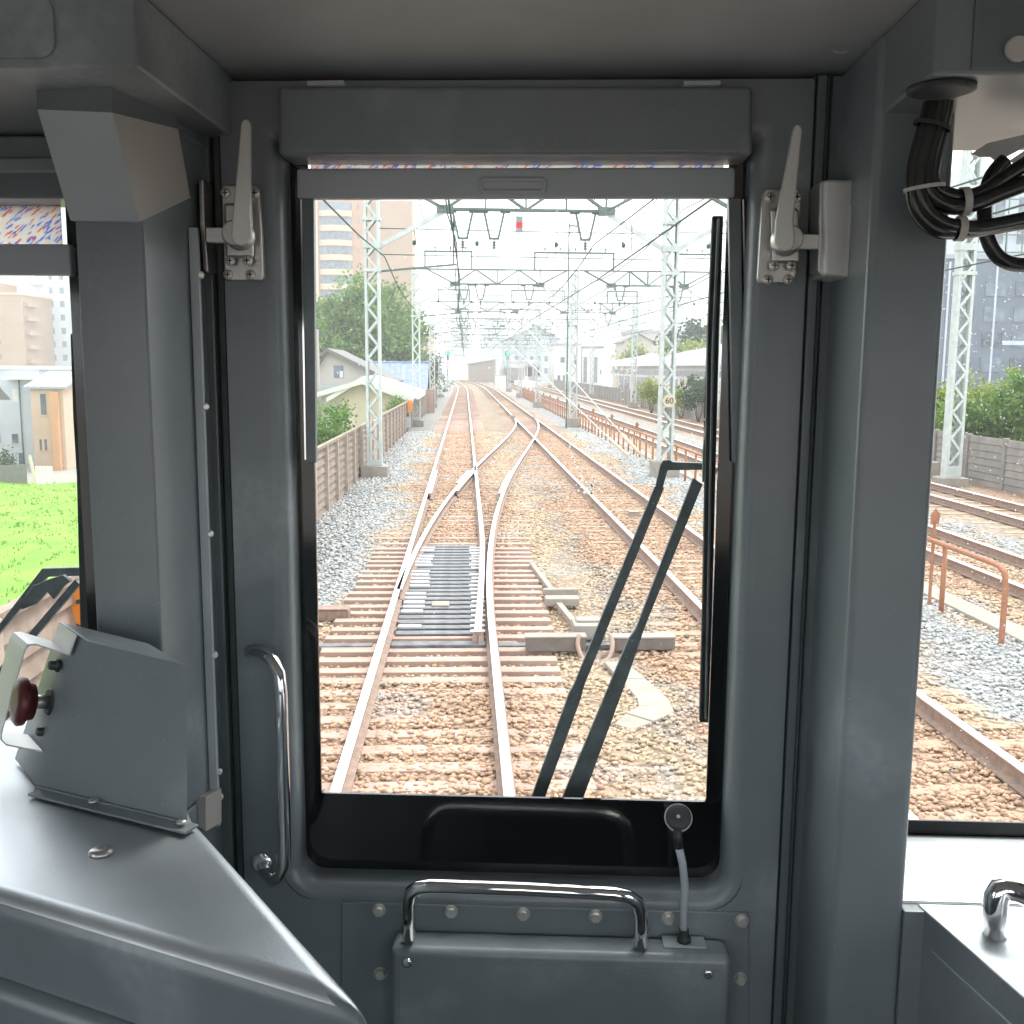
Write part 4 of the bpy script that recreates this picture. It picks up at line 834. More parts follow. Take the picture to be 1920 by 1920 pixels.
# ================================================================ THE CAB
ZF, ZB = 1.15, None
ZC = C(1000, 146, 1.38).z                # ceiling
def slab(mb, px, y, thick, m=0): mb.prism([C(a, b, y) for a, b in px], (0, thick, 0), m)
def rect(a, b, y):                       # photo rectangle as x0, x1, z0, z1 on the plane Y = y
    p, q = C(a[0], (a[1]+b[1])/2, y), C(b[0], (a[1]+b[1])/2, y)
    return p.x, q.x, C((a[0]+b[0])/2, b[1], y).z, C((a[0]+b[0])/2, a[1], y).z
def rrect(x0, x1, z0, z1, r0, y, n=7, rt=None):
    P = []; q = r0 if rt is None else rt
    for cx, cz, a0, r in ((x1-q, z1-q, 0, q), (x0+q, z1-q, 90, q), (x0+r0, z0+r0, 180, r0), (x1-r0, z0+r0, 270, r0)):
        for k in range(n):
            t = R(a0 + 90*k/(n-1)); P.append(Vector((cx+r*math.cos(t), y, cz+r*math.sin(t))))
    return P
def frame(mb, o, i, y0, y1, m=0, ri=.004, ro=.004):
    mb.grid([rrect(*o, ro, y1), rrect(*o, ro, y0), rrect(*i, ri, y0), rrect(*i, ri, y1)], True, m, False)

# shell of the cab
WM = rect((590, 262), (1346, 1495), 1.40); WL = (-1.24, C(152, 800, 1.42).x, C(80, 1420, 1.42).z, C(60, 335, 1.42).z)
WR = (C(1690, 1000, 1.42).x, 1.24, C(1800, 1534, 1.42).z, C(1850, 262, 1.42).z)
HM, HL, HR = WM, WL, WR
grow = lambda q: (q[0]-.05, q[1]+.05, q[2]-.06, q[3]+.03)
WL, WM, WR = grow(WL), grow(WM), grow(WR); WL = (-1.30, WL[1]-.03, WL[2], WL[3]); WR = (WR[0], 1.30, WR[2], WR[3])
mb = MB(); xs = [-1.46, WL[0], WL[1], WM[0], WM[1], WR[0], WR[1], 1.46]
for a, b in ((0, 1), (2, 3), (4, 5), (6, 7)): mb.box((xs[a], 1.42, ZF), (xs[b], 1.47, ZC+.1))
for W_ in (WL, WM, WR):
    mb.box((W_[0], 1.42, ZF), (W_[1], 1.47, W_[2])); mb.box((W_[0], 1.42, W_[3]), (W_[1], 1.47, ZC+.1))
struct(mb.build('wall_front', M['rubber'])); WM, WL, WR = HM, HL, HR
mb = MB(); mb.box((-1.46, -.75, ZC), (1.46, 1.42, ZC+.03)); struct(mb.build('ceiling', M['ceiling']))
mb = MB(); mb.box((-1.46, -.75, ZF-.06), (1.46, 1.47, ZF)); struct(mb.build('floor', M['floor']))
for s in (-1, 1):
    mb = MB(); xa, xb = sorted((s*1.42, s*1.46))
    mb.box((xa, -.75, ZF), (xb, 1.42, 2.05)); mb.box((xa, -.75, 2.95), (xb, 1.42, ZC)); mb.box((xa, -.75, 2.05), (xb, -.35, 2.95)); mb.box((xa, .45, 2.05), (xb, 1.42, 2.95))
    struct(mb.build('wall_left' if s < 0 else 'wall_right', M['panel']))
mb = MB()
mb.box((-1.42, -.79, ZF), (1.42, -.75, 2.12)); mb.box((-1.42, -.79, 2.88), (1.42, -.75, ZC))
for a, b in ((-1.42, -1.15), (-.48, -.32), (.32, .48), (1.15, 1.42)): mb.box((a, -.79, 2.12), (b, -.75, 2.88))
struct(mb.build('wall_back', M['panel']))

# ---- gangway door
door = thing('gangway_door', 'tall dark grey cab door with a window, two lever latches and a bolted lower panel', 'door', (.0, 1.35, ZF), world=True)
dw = rect((557, 282), (1376, 1641), 1.392); do = rect((437, 150), (1488, 1850), 1.35)
g = lambda q, e: (q[0]-e, q[1]+e, q[2]-e, q[3]+e)
mb = MB(); zo = (do[0], do[1], ZF+.01, do[3])
mb.grid([rrect(*zo, .004, 1.41), rrect(*zo, .004, 1.35), rrect(*g(dw, .024), .05, 1.35, rt=.006)], True, 0, False)
mb.grid([rrect(*g(dw, e), .03+e, y, rt=.006) for e, y in ((.024, 1.35), (.018, 1.3505), (.012, 1.353), (.006, 1.359), (.002, 1.367), (0, 1.377), (0, 1.402))], True, 0, True)
mb.build('panel', M['panel'], door)
mb = MB(); frame(mb, g(dw, .003), WM, 1.399, 1.404); mb.build('window_frame', M['black'], door)
mb = MB(); mb.box((WM[0]-.02, 1.4045, WM[2]-.02), (WM[1]+.02, 1.4105, WM[3]+.02)); mb.build('window_glass', M['glass'], door)
mb = MB(); slab(mb, [(520, 160), (520, 291), (1412, 291), (1412, 160)], 1.333, .07); mb.build('blind_cover', M['panel'], door, bevel=.007, seg=3)
for a in (575, 1282):
    mb = MB(); slab(mb, [(a, 151), (a, 160), (a+70, 159), (a+70, 150)], 1.328, .02); mb.build('cover_hinge', M['panel_l'], door, bevel=.001)
mb = MB(); slab(mb, [(640, 1692), (640, 2120), (1406, 2120), (1404, 1712)], 1.346, .006); mb.build('lower_panel', M['panel'], door, bevel=.0015)
for a, b in ((711, 1706), (846, 1708), (981, 1713), (1117, 1717), (1253, 1721), (1391, 1726), (714, 1824), (1388, 1834)):
    p = C(a, b, 1.346); mb = MB()
    mb.lathe(p, (0, -1, 0), [(0, .0098), (.0016, .0098)], 20); mb.lathe(p+Vector((0, -.0016, 0)), (0, -1, 0), [(0, .0078), (.006, .0078), (.0068, .0070)], 6)
    mb.build('bolt', M['bolt'], door)
# box that covers the step on the door
yb = 1.293; bx = rect((733, 1788), (1366, 2120), yb)
mb = MB(); mb.box((bx[0], yb, ZF+.2), (bx[1], 1.3455, bx[3])); cb = mb.build('cover_box', M['panel'], door, bevel=.012, seg=4)
mb = MB(); mb.box((bx[0]+.012, yb-.0012, ZF+.25), (bx[1]-.012, yb+.002, bx[3]-.018)); mb.build('inner_plate', M['panel'], cb, bevel=.001).location = -door.location*0
for a, b in ((764, 1805), (1328, 1826)):
    mb = MB(); mb.screw(C(a, b, yb-.001), (0, -1, 0), .0072); mb.build('screw', M['chrome'], cb)
# sub-parts are written in door space too: cover_box sits at the door's own origin, so shift them once
def sub(o, thing_): o.data.transform(Matrix.Translation(-thing_.location)); return o
for ch in cb.children: sub(ch, door)
# chrome handles
hp = [(766, 1756, 1.31), (765, 1712, 1.300), (766, 1690, 1.292), (772, 1672, 1.284), (786, 1663, 1.278), (810, 1661, 1.275), (980, 1667, 1.275), (1150, 1676, 1.275), (1178, 1681, 1.277), (1194, 1692, 1.282), (1201, 1710, 1.29), (1202, 1735, 1.30), (1201, 1772, 1.312)]
mb = MB(); mb.tube([C(*p) for p in hp], .0098, 16); mb.build('carry_handle', M['chrome'], door)
hp = [(468, 1222, 1.35), (480, 1222, 1.338), (497, 1227, 1.318), (513, 1240, 1.303), (523, 1262, 1.296), (527, 1300, 1.293), (531, 1450, 1.293), (534, 1590, 1.293), (533, 1620, 1.295), (526, 1643, 1.303), (512, 1652, 1.316), (500, 1640, 1.33), (492, 1622, 1.350)]
mb = MB(); mb.tube([C(*p) for p in hp], .0088, 16); mb.lathe(C(491, 1618, 1.35), (0, -1, 0), [(0, .017), (.003, .016), (.006, .010)], 20); mb.build('grab_handle', M['chrome'], door)
# latches
def latch(px, py, s, plate, tongue):
    a = 1.347
    mb = MB(); slab(mb, plate, a-.012, .0125); lt = mb.build('latch', M['steel'], door, bevel=.004, seg=3)
    L_ = []
    mb = MB(); q = [(px+(x-px)*.80+4*s, (py+(y-py)*.82)) for x, y in ((px-38, py-76), (px+30, py-76), (px+33, py+50), (px-34, py+50))]
    slab(mb, [q[0], q[3], q[2], q[1]], a-.021, .010); L_.append(mb.build('cover_plate', M['steel'], lt, bevel=.005, seg=3))
    mb = MB(); mb.lathe(C(px, py, a-.02), (0, -1, 0), [(0, .0195), (.006, .0195), (.010, .017), (.028, .0165), (.031, .0145)], 28); L_.append(mb.build('pivot', M['steel'], lt))
    mb = MB(); t = [(px+6*s-9, py-211), (px+6*s+9, py-211)] if False else None
    tipx = px + (8 if s < 0 else 24); bw, tw = 19, 9
    poly = [(px-bw, py-2), (px-bw+1, py+6), (px-bw*.7, py+15), (px, py+19), (px+bw*.7, py+15), (px+bw-1, py+6), (px+bw, py-2), (px+bw*.86, py-40), (tipx+tw, py-208), (tipx+tw*.7, py-216), (tipx, py-220), (tipx-tw*.7, py-216), (tipx-tw, py-208), (px-bw*.86, py-40)]
    slab(mb, list(reversed(poly)), a-.058, .009); L_.append(mb.build('lever', M['alu'], lt, bevel=.003, seg=3))
    mb = MB(); slab(mb, tongue, a-.045, .012); L_.append(mb.build('tongue', M['alu'], lt, bevel=.0012))
    sx = [(-29, -80, .012), (26, -80, .012), (-20, 47, .021), (12, 47, .021), (-24, 73, .012), (18, 73, .012)] if s < 0 else [(-28, -82, .012), (22, -82, .012), (-20, 46, .021), (12, 46, .021), (-32, 72, .012), (6, 72, .012)]
    for dx, dy, dd in sx:
        mb = MB(); p = C(px+dx, py+dy, a-dd); mb.screw(p, (0, -1, 0), .0066)
        mb.cbox(p+Vector((0, -.0033, 0)), (.0075, .001, .0016), 1); mb.cbox(p+Vector((0, -.0033, 0)), (.0016, .001, .0075), 1)
        L_.append(mb.build('screw', [M['bolt'], M['dark']], lt))
    for o in L_: sub(o, door)
latch(452, 442, -1, [(415, 350), (417, 430), (421, 515), (430, 526), (490, 526), (494, 518), (490, 430), (485, 352), (478, 346), (420, 346)], [(386, 426), (386, 454), (440, 455), (440, 428)])
latch(1472, 452, 1, [(1436, 352), (1431, 364), (1425, 440), (1420, 525), (1428, 532), (1482, 532), (1494, 520), (1500, 440), (1505, 362), (1498, 352)], [(1486, 438), (1486, 466), (1546, 467), (1546, 440)])
# keepers on the jambs
k = thing('latch_keeper', 'thin steel keeper plate on the jamb beside the left latch', 'latch keeper', C(380, 510, 1.33), world=True)
mb = MB(); slab(mb, [(372, 338), (374, 420), (381, 508), (391, 512), (384, 420), (381, 336)], 1.32, .05); mb.build('plate', M['steel'], k, bevel=.002)
k = thing('latch_keeper', 'broad satin metal keeper block on the jamb right of the right latch', 'latch keeper', C(1570, 520, 1.3), world=True)
mb = MB(); slab(mb, [(1546, 336), (1546, 516), (1594, 521), (1606, 337)], 1.285, .12); mb.build('block', M['alu'], k, bevel=.004, seg=3)
mb = MB(); slab(mb, [(1600, 337), (1589, 521), (1595, 521), (1606, 337)], 1.279, .01); mb.build('edge_strip', M['chrome'], k, bevel=.001)
mb = MB(); slab(mb, [(1538, 340), (1534, 510), (1544, 518), (1546, 336)], 1.30, .05); mb.build('back_plate', M['steel'], k, bevel=.003)
# door jambs with their rubber seals
for nm, lab, strips in (('door_jamb', 'dark grey jamb with rubber seals left of the cab door', ((392, 416, 'panel_d', 1.356), (416, 422, 'dark', 1.362), (422, 436, 'seal', 1.353), (436, 440, 'dark', 1.362))),
                        ('door_jamb', 'dark grey jamb with rubber seals right of the cab door', ((1488, 1493, 'dark', 1.36), (1493, 1512, 'panel_d', 1.353), (1512, 1518, 'seal', 1.351), (1518, 1556, 'panel_d', 1.357)))):
    j = thing(nm, lab, 'door jamb', C(strips[0][0], 1000, 1.4), world=True)
    for a, b, mm, y in strips:
        xa, xb = C(a, 1000, y).x, C(b, 1000, y).x; mb = MB(); mb.box((xa, y, ZF+.01), (xb, 1.4195, ZC-.004))
        mb.build({'panel_d': 'strip', 'dark': 'gap', 'seal': 'seal'}[mm], M[mm], j, bevel=.003 if mm != 'dark' else 0)
# roller blind of the door window
bl = thing('roller_blind', 'roller blind of the door window with a grey bottom bar, almost fully rolled up', 'roller blind', C(960, 300, 1.39), world=True)
mb = MB(); slab(mb, [(582, 280), (582, 320), (1357, 318), (1357, 280)], 1.3965, .0008); mb.build('cloth', M['cloth'], bl)
mb = MB(); slab(mb, [(556, 315), (556, 373), (1379, 371), (1379, 313)], 1.383, .014); br = mb.build('bottom_bar', M['panel_l'], bl, bevel=.004, seg=3)
mb = MB(); o_ = rect((897, 332), (1026, 364), 1.3825); i_ = (o_[0]+.006, o_[1]-.006, o_[2]+.006, o_[3]-.006)
mb.grid([rrect(*o_, .008, 1.384), rrect(*o_, .008, 1.380), rrect(*i_, .004, 1.380), rrect(*i_, .004, 1.384)], True, 0, True); sub(mb.build('finger_grip', M['panel_l'], br), bl)
for a, b, c_ in ((566, 588, 562), (1366, 1390, 1391)):
    mb = MB(); slab(mb, [(a, 372), (a+8, 868), (b+4, 868), (b, 372)], 1.384, .012); gd = mb.build('guide', M['panel_d'], bl, bevel=.001)
    mb = MB(); slab(mb, [(c_+1, 374), (c_+9, 862), (c_+12, 862), (c_+4, 374)], 1.381, .010); sub(mb.build('guide_strip', M['chrome'], gd), bl)
# ---- left side: conduit column
A_, B_, C_ = C(150, 600, 1.22), C(276, 600, 1.20), C(360, 600, 1.30)
zt = ZC-.002; z0 = C(400, 1484, 1.30).z
cl = thing('conduit_column', 'angular dark grey column between the left window and the cab door', 'column', (B_.x, 1.2, ZF), world=True)
mb = MB(); mb.prism([(A_.x, 1.22, z0), (B_.x, 1.20, z0), (C_.x, 1.30, z0), (C_.x, 1.418, z0), (A_.x, 1.418, z0)], (0, 0, zt-z0)); mb.build('column', M['panel'], cl, bevel=.003)
fx = C_.x
mb = MB(); mb.box((fx+.0005, 1.297, z0-.05), (fx+.012, 1.305, zt-.2)); fl = mb.build('flange', M['panel_l'], cl, bevel=.001)
for q in ((364, 515), (384, 763), (394, 1002), (401, 1230), (407, 1450), (409, 1497)):
    p = C(*q, 1.297); mb = MB(); mb.lathe((fx+.0125, 1.302, p.z), (.6, -.8, 0), [(0, .0055), (.002, .005), (.0035, .003)], 12); sub(mb.build('rivet', M['bolt'], fl), cl)
mb = MB(); mb.prism([(A_.x+.01, 1.25, ZF), (B_.x+.01, 1.235, ZF), (C_.x-.004, 1.306, ZF), (C_.x-.004, 1.415, ZF), (A_.x+.01, 1.415, ZF)], (0, 0, z0-ZF-.002)); mb.build('foot', M['panel'], cl, bevel=.003)
mb = MB(); mb.prism([C(355, 1496, 1.27), C(356, 1540, 1.27), C(386, 1560, 1.27), C(386, 1494, 1.27)], (.012, .03, 0)); mb.build('toe', M['panel_w'], cl, bevel=.001)
hd = thing('cable_hood', 'faceted light grey hood hanging from the overhead box on the column', 'hood', C(210, 413, 1.1), world=True)
bot = [C(132, 413, 1.212), C(262, 416, 1.192), C(356, 368, 1.294)]; top = [C(70, 205, 1.135), C(210, 211, 1.118), C(334, 242, 1.250)]
zu = C(100, 127, 1.05).z
zc2 = [Vector((p.x, p.y, zu+.001)) for p in top]
ins = .003
mb = MB()
for lo, hi in ((bot, top), ):
    for i in (0, 1): mb.face([lo[i], lo[i+1], hi[i+1], hi[i]], i)
    mb.face([lo[0], hi[0], (hi[0].x, 1.41, hi[0].z), (lo[0].x, 1.41, lo[0].z)], 0); mb.face(lo + [Vector((lo[2].x, 1.3, lo[2].z)), Vector((lo[0].x, 1.3, lo[0].z))], 0)
mb.build('hood', [M['panel_l'], M['panel_w']], hd)
mb = MB(); q = [p.copy() for p in top]
for p in q: p.z = zu+.001
for i in (0, 1): mb.face([top[i], top[i+1], q[i+1], q[i]], 0)
mb.face([top[0], q[0], (q[0].x, 1.41, q[0].z), (top[0].x, 1.41, top[0].z)], 0); mb.face([top[0], top[1], top[2], (top[2].x, 1.41, top[2].z), (top[0].x, 1.41, top[0].z)], 0)
mb.build('collar', M['panel_d'], hd)
# ---- overhead boxes
ol = thing('overhead_box', 'grey overhead equipment box at upper left above the hood', 'overhead box', (-.95, 1.2, zu), world=True)
xr = C(258, 127, 1.05).x
mb = MB(); mb.box((-1.418, 1.05, zu), (xr, 1.40, ZC-.001)); mb.build('box', M['panel'], ol, bevel=.004, seg=3)
q = rect((-260, -120), (99, 110), 1.048); mb = MB(); mb.prism(list(reversed(rrect(q[0], q[1], q[2], min(q[3], ZC-.01), .016, 1.046))), (0, .006, 0)); mb.build('access_panel', M['panel'], ol, bevel=.001)
orr = thing('overhead_box', 'grey overhead equipment box at upper right with cables hanging out', 'overhead box', (.95, 1.2, zu), world=True)
xl = C(1748, 138, 1.05).x; zr = C(1850, 140, 1.05).z
mb = MB(); mb.box((xl, 1.05, zr), (1.418, 1.40, ZC-.001)); mb.build('box', M['panel'], orr, bevel=.004, seg=3)
q = rect((1829, -120), (2200, 128), 1.048); mb = MB(); mb.box((q[0], 1.047, q[2]), (1.40, 1.053, ZC-.01)); mb.build('access_panel', M['panel_d'], orr, bevel=.001)
mb = MB(); p = C(1906, 93, 1.047); mb.lathe(p, (0, -1, 0), [(0, .0125), (.004, .0125), (.006, .010)], 20); mb.build('bolt', M['nylon'], orr)
mb = MB(); p = CZ(1772, 158, zr); mb.lathe(p+Vector((0, .01, .0)), (0, 0, -1), [(0, .034), (.004, .034), (.006, .028)], 24); mb.build('cable_grommet', M['rubber'], orr)
# window head trims
hl = thing('window_head_trim', 'dark grey blind housing above the left window', 'window trim', (-.95, 1.36, WL[3]), world=True)
za, zb = C(60, 268, 1.34).z, C(60, 372, 1.34).z
mb = MB(); mb.box((-1.3, 1.34, zb), (A_.x-.004, 1.4195, zu-.001)); mb.build('housing', M['panel_d'], hl, bevel=.004)
mb = MB(); mb.box((-1.3, 1.325, zb+.03), (A_.x-.004, 1.34, zb+.05)); mb.build('rib', M['panel'], hl, bevel=.004)
lb = thing('roller_blind', 'roller blind of the left window, red and blue dashed cloth part drawn', 'roller blind', C(40, 420, 1.39), world=True)
xe = C(117, 420, 1.405).x
mb = MB(); mb.box((-1.22, 1.402, C(60, 462, 1.405).z), (xe, 1.4028, C(60, 360, 1.405).z)); mb.build('cloth', M['cloth'], lb)
mb = MB(); mb.box((-1.22, 1.385, C(60, 516, 1.385).z), (C(132, 480, 1.385).x, 1.400, C(60, 457, 1.385).z)); mb.build('bottom_bar', M['panel_l'], lb, bevel=.004, seg=3)
hr = thing('window_head_trim', 'pale trim strip above the right window', 'window trim', (.95, 1.36, WR[3]), world=True)
mb = MB(); mb.box((.47, 1.36, C(1850, 254, 1.36).z), (1.3, 1.4195, C(1850, 241, 1.36).z)); mb.build('strip', M['panel_w'], hr, bevel=.002)
mb = MB(); mb.box((.47, 1.385, C(1850, 267, 1.385).z), (1.3, 1.4195, C(1850, 255, 1.385).z)); mb.build('seal', M['rubber'], hr, bevel=.002)
# side windows: border and pane
for nm, W_, lab in (('side_window', WL, 'left front window of the cab with a black border, grass and houses beyond'), ('side_window', WR, 'right front window of the cab with a black lower border, tracks beyond')):
    sw = thing(nm, lab, 'window', ((W_[0]+W_[1])/2, 1.42, W_[2]), world=True)
    mb = MB(); e = .045; frame(mb, (W_[0]-e, W_[1]+e*.6, W_[2]-e, W_[3]+e*.3), W_, 1.4085, 1.4125); mb.build('border', M['black'], sw)
    mb = MB(); mb.box((W_[0]-.02, 1.4130, W_[2]-.02), (W_[1]+.02, 1.4185, W_[3]+.02)); mb.build('pane', M['glass'], sw)
# ---- right pillar
pr = thing('window_pillar', 'flat dark grey pillar between the cab door and the right window', 'pillar', (C(1680, 1000, 1.2).x, 1.2, ZF), world=True)
x0, x1 = C(1600, 1000, 1.2).x, C(1744, 1000, 1.2).x
mb = MB(); mb.box((x0, 1.2, ZF), (x1, 1.4065, ZC-.001)); mb.build('body', M['panel'], pr, bevel=.010, seg=4)
# ---- right console
zs = C(1800, 1582, 1.38).z
rc = thing('assistant_console', 'pale grey console under the right window with a bent tube handle', 'console', (.8, 1.2, ZF), world=True)
mb = MB(); p0, p1 = CZ(1722, 1694, zs), CZ(1922, 1868, zs); d = (p1-p0); p2 = p0 + d*((1.40-p0.x)/d.x)
mb.prism([(p0.x, p0.y, ZF), (p2.x, p2.y, ZF), (1.405, p2.y, ZF), (1.405, p0.y+.004, ZF), (p0.x, p0.y+.004, ZF)], (0, 0, zs-ZF-.002)); mb.build('cabinet', M['console'], rc, bevel=.014, seg=4)
mb = MB(); mb.box((x1+.001, p0.y+.006, ZF+.4), (1.405, 1.4075, zs)); mb.build('sill', M['console'], rc, bevel=.003)
q0, q1 = CZ(1684, 1690, zs-.003), CZ(1731, 1690, zs-.003)
mb = MB(); mb.box((q0.x, q0.y-.001, ZF), (q1.x-.004, 1.1985, zs-.004)); mb.build('end_post', M['panel'], rc, bevel=.002)
hp = [(1866, 1752), (1866, 1700), (1868, 1682), (1876, 1668), (1892, 1664), (1915, 1672), (1960, 1692), (2040, 1728)]
mb = MB(); b0 = CZ(1866, 1748, zs); mb.tube([C(a, b, b0.y - max(0, i-4)*.012) for i, (a, b) in enumerate(hp)], .0145, 18); mb.build('handle', M['chrome'], rc)
mb = MB(); f0 = CZ(1764, 1757, zs-.035); f1 = CZ(1925, 1862, zs-.035)
nrm = Vector((d.y, -d.x, 0)).normalized(); nrm = nrm if nrm.y < 0 else -nrm
a0 = Vector((p0.x, p0.y, 0)) + nrm*.0004
mb.bar(a0 + d.normalized()*.035 + Vector((0, 0, zs-.045)), a0 + d.normalized()*.5 + Vector((0, 0, zs-.045)), .0012, .0018); mb.build('seam', M['panel_l'], rc)
# ---- left console
zk = C(362, 1522, 1.10).z
lc = thing('driver_console', 'large smooth grey console with a rounded pointed corner at lower left', 'console', (-.6, 1.1, ZF), world=True)
a = CZ(0, 1684, zk); b = CZ(712, 1900, zk); c = CZ(362, 1522, zk); dd = (a-b).normalized(); a2 = b + dd*((-1.40-b.x)/dd.x)
nf = Vector((-dd.y, dd.x, 0)); nf = nf if nf.y < 0 else -nf
def plan(off, z): return [Vector((p.x, p.y, z)) for p in (a2+nf*off, b+nf*off+Vector((off*.8, 0, 0)), c+Vector((off*.8, off*.2, 0)), Vector((c.x-.17+off*.8, 1.405, 0)), Vector((-1.405, 1.405, 0)))]
mb = MB(); mb.prism(plan(0, ZF+.03), (0, 0, zk-ZF-.03)); mb.m[2] = mb.m[3] = mb.m[4] = 1; mb.build('console_top', [M['console'], M['panel_d']], lc, bevel=.022, seg=5)  # side faces coloured darker as painted shade; top and front share one paint
mb = MB(); mb.prism([p for p in plan(.020, ZF)], (0, 0, zk-ZF-.085)); mb.build('console_body', M['panel_d'], lc, bevel=.016, seg=4)  # same painted shade on the lower front
mb = MB(); mb.screw(CZ(190, 1600, zk), (0, 0, 1), .013); mb.build('screw', M['steel'], lc)
# ---- emergency brake box on the left console
o = CZ(70, 1482, zk); e = CZ(356, 1553, zk); ux = (e-o).normalized(); un = Vector((ux.y, -ux.x, 0)); un = un if un.y < 0 else -un
def E(px, py, off=0.):                    # pixel -> the box's upright front plane moved by off towards the cab
    q0 = o + un*off; d_ = ray(px, py); t = (q0-EYE).dot(un)/d_.dot(un); return EYE + d_*t
eb = thing('emergency_brake_box', 'grey sheet metal box with a dark red push button standing on the left console', 'control box', o, world=True)
DP = -un*.07
DP = CZ(27, 1424, zk) - CZ(70, 1476, zk)
mb = MB(); mb.prism([E(70, 1476), E(352, 1546), E(351, 1252), E(346, 1247), E(163, 1201)], DP); hs_ = mb.build('housing', M['panel'], eb, bevel=.0015)
mb = MB(); mb.prism([E(66, 1482, .001), E(358, 1554, .001), E(352, 1540, .001), E(70, 1472, .001)], un*.003); mb.bar(E(66, 1484, .010), E(360, 1555, .010), .022, .003); mb.build('base_flange', M['panel'], eb, bevel=.0005)
for q in ((175, 1504), (340, 1544)):
    mb = MB(); mb.screw(E(*q, .010)+Vector((0, 0, .001)), (0, 0, 1), .006); mb.build('screw', M['steel'], eb)
# slanting left face: direction along it, its outward normal
sl = (E(163, 1201)-E(70, 1476)).normalized(); sn = sl.cross(DP).normalized(); sn = sn if sn.x < 0 else -sn
mb = MB(); wd = .060
prof = [E(150, 1196), E(136, 1234), E(72, 1214), E(58, 1215), E(52, 1225), E(8, 1380), E(8, 1392), E(16, 1400), E(84, 1413)]
rows = []
for i, p in enumerate(prof): rows.append(p + DP*.10)
th = .0022
for i in range(len(rows)-1):
    p, q = rows[i], rows[i+1]; dv = (q-p).normalized(); nn = dv.cross(un).normalized()*th
    mb.prism([p-dv*th*.3, q+dv*th*.3, q+dv*th*.3+nn, p-dv*th*.3+nn], DP*.62)
mb.build('guard_bracket', M['alu'], eb)
bc = E(117, 1338) + DP*.48
mb = MB(); mb.lathe(bc - sn*.012, sn, [(0, .016), (.012, .017), (.015, .015)], 20); mb.build('button_collar', M['rubber'], eb)
mb = MB(); mb.lathe(bc, sn, [(0, .0085), (.022, .0085)], 14); mb.build('button_stem', M['steel'], eb)
mb = MB(); mb.lathe(bc + sn*.018, sn, [(0, .012), (.002, .022), (.010, .0235), (.012, .029), (.018, .0295), (.0215, .025), (.023, .015)], 28); mb.build('push_button', M['red'], eb)
for q in ((101, 1251), (77, 1378)):
    mb = MB(); p = E(q[0]+28, q[1]+14) + DP*.42; mb.lathe(p-sn*.002, sn, [(0, .0085), (.004, .0085), (.0045, .0062), (.010, .0062), (.012, .005)], 6); mb.build('bolt', M['rubber'], eb)
mb = MB(); mb.bar(E(-3, 1330, -.02), E(10, 1352, -.02), .03, .001, up=un); mb.build('label_plate', M['white'], eb)
# ---- microphone on its bent stem
mi = thing('gooseneck_microphone', 'small black round microphone on a grey bent stem above the cover box', 'microphone', C(1282, 1765, 1.315), world=True)
zt_ = bx[3]
mb = MB(); pm = CZ(1282, 1768, zt_+.0005); mb.cbox(pm+Vector((0, 0, .0015)), (.060, .028, .003)); mb.build('base_plate', M['panel_l'], mi, bevel=.001)
mb = MB(); mb.lathe(pm+Vector((0, 0, .003)), (0, 0, 1), [(0, .010), (.006, .010), (.008, .007), (.018, .007)], 14); mb.build('socket', M['rubber'], mi)
st = [pm+Vector((0, 0, .012)), C(1281, 1720, pm.y), C(1284, 1660, pm.y-.002), C(1280, 1620, pm.y-.004), C(1272, 1585, pm.y-.006)]
mb = MB(); mb.tube(st, .0054, 12); mb.build('stem', M['panel_l'], mi)
mb = MB(); mb.tube([C(1272, 1590, pm.y-.006), C(1270, 1550, pm.y-.004)], .0062, 12); mb.build('stem_sleeve', M['rubber'], mi)
hc = C(1272, 1531, pm.y-.004); hv = (EYE-hc).normalized(); hv.z += .15; hv.normalize()
mb = MB(); mb.lathe(hc-hv*.030, hv, [(0, .010), (.004, .0185), (.018, .0195), (.022, .019)], 28); hdm = mb.build('head', M['alu'], mi)
mb = MB(); mb.lathe(hc-hv*.0085, hv, [(0, .0178), (.007, .0178), (.009, .016), (.0095, .004), (.0090, .002)], 28); sub(mb.build('grille', M['rubber'], hdm), mi)
mb = MB(); mb.lathe(hc+hv*.0004, hv, [(0, .0028), (.001, .002)], 12); sub(mb.build('indicator', M['bolt'], hdm), mi)
# ---- cable bundle at upper right
cbn = thing('cable_bundle', 'black cables hanging from the right overhead box and bending past the window', 'cables', C(1760, 160, 1.13), world=True)
cy0 = [([(1752, 150), (1745, 200), (1733, 245), (1718, 300), (1712, 360), (1724, 402), (1756, 431), (1800, 433), (1860, 425), (1960, 408)], 1.150, .0088),
       ([(1762, 150), (1755, 200), (1742, 250), (1728, 305), (1724, 352), (1738, 392), (1765, 416), (1800, 425), (1850, 424), (1960, 402)], 1.145, .0080),
       ([(1770, 150), (1764, 200), (1753, 250), (1740, 300), (1737, 345), (1752, 372), (1785, 387), (1830, 380), (1880, 360), (1960, 330)], 1.148, .0092),
       ([(1778, 150), (1772, 200), (1762, 250), (1750, 300), (1746, 335), (1762, 358), (1800, 370), (1840, 362), (1885, 332), (1960, 285)], 1.152, .0085),
       ([(1960, 494), (1905, 496), (1872, 482), (1853, 450), (1846, 410), (1849, 360), (1862, 325), (1885, 300)], 1.20, .0085)]
for P, y, r_ in cy0:
    mb = MB(); mb.tube(smooth([C(a_, b_, y) for a_, b_ in P]), r_, 12); mb.build('cable', M['cable'], cbn)
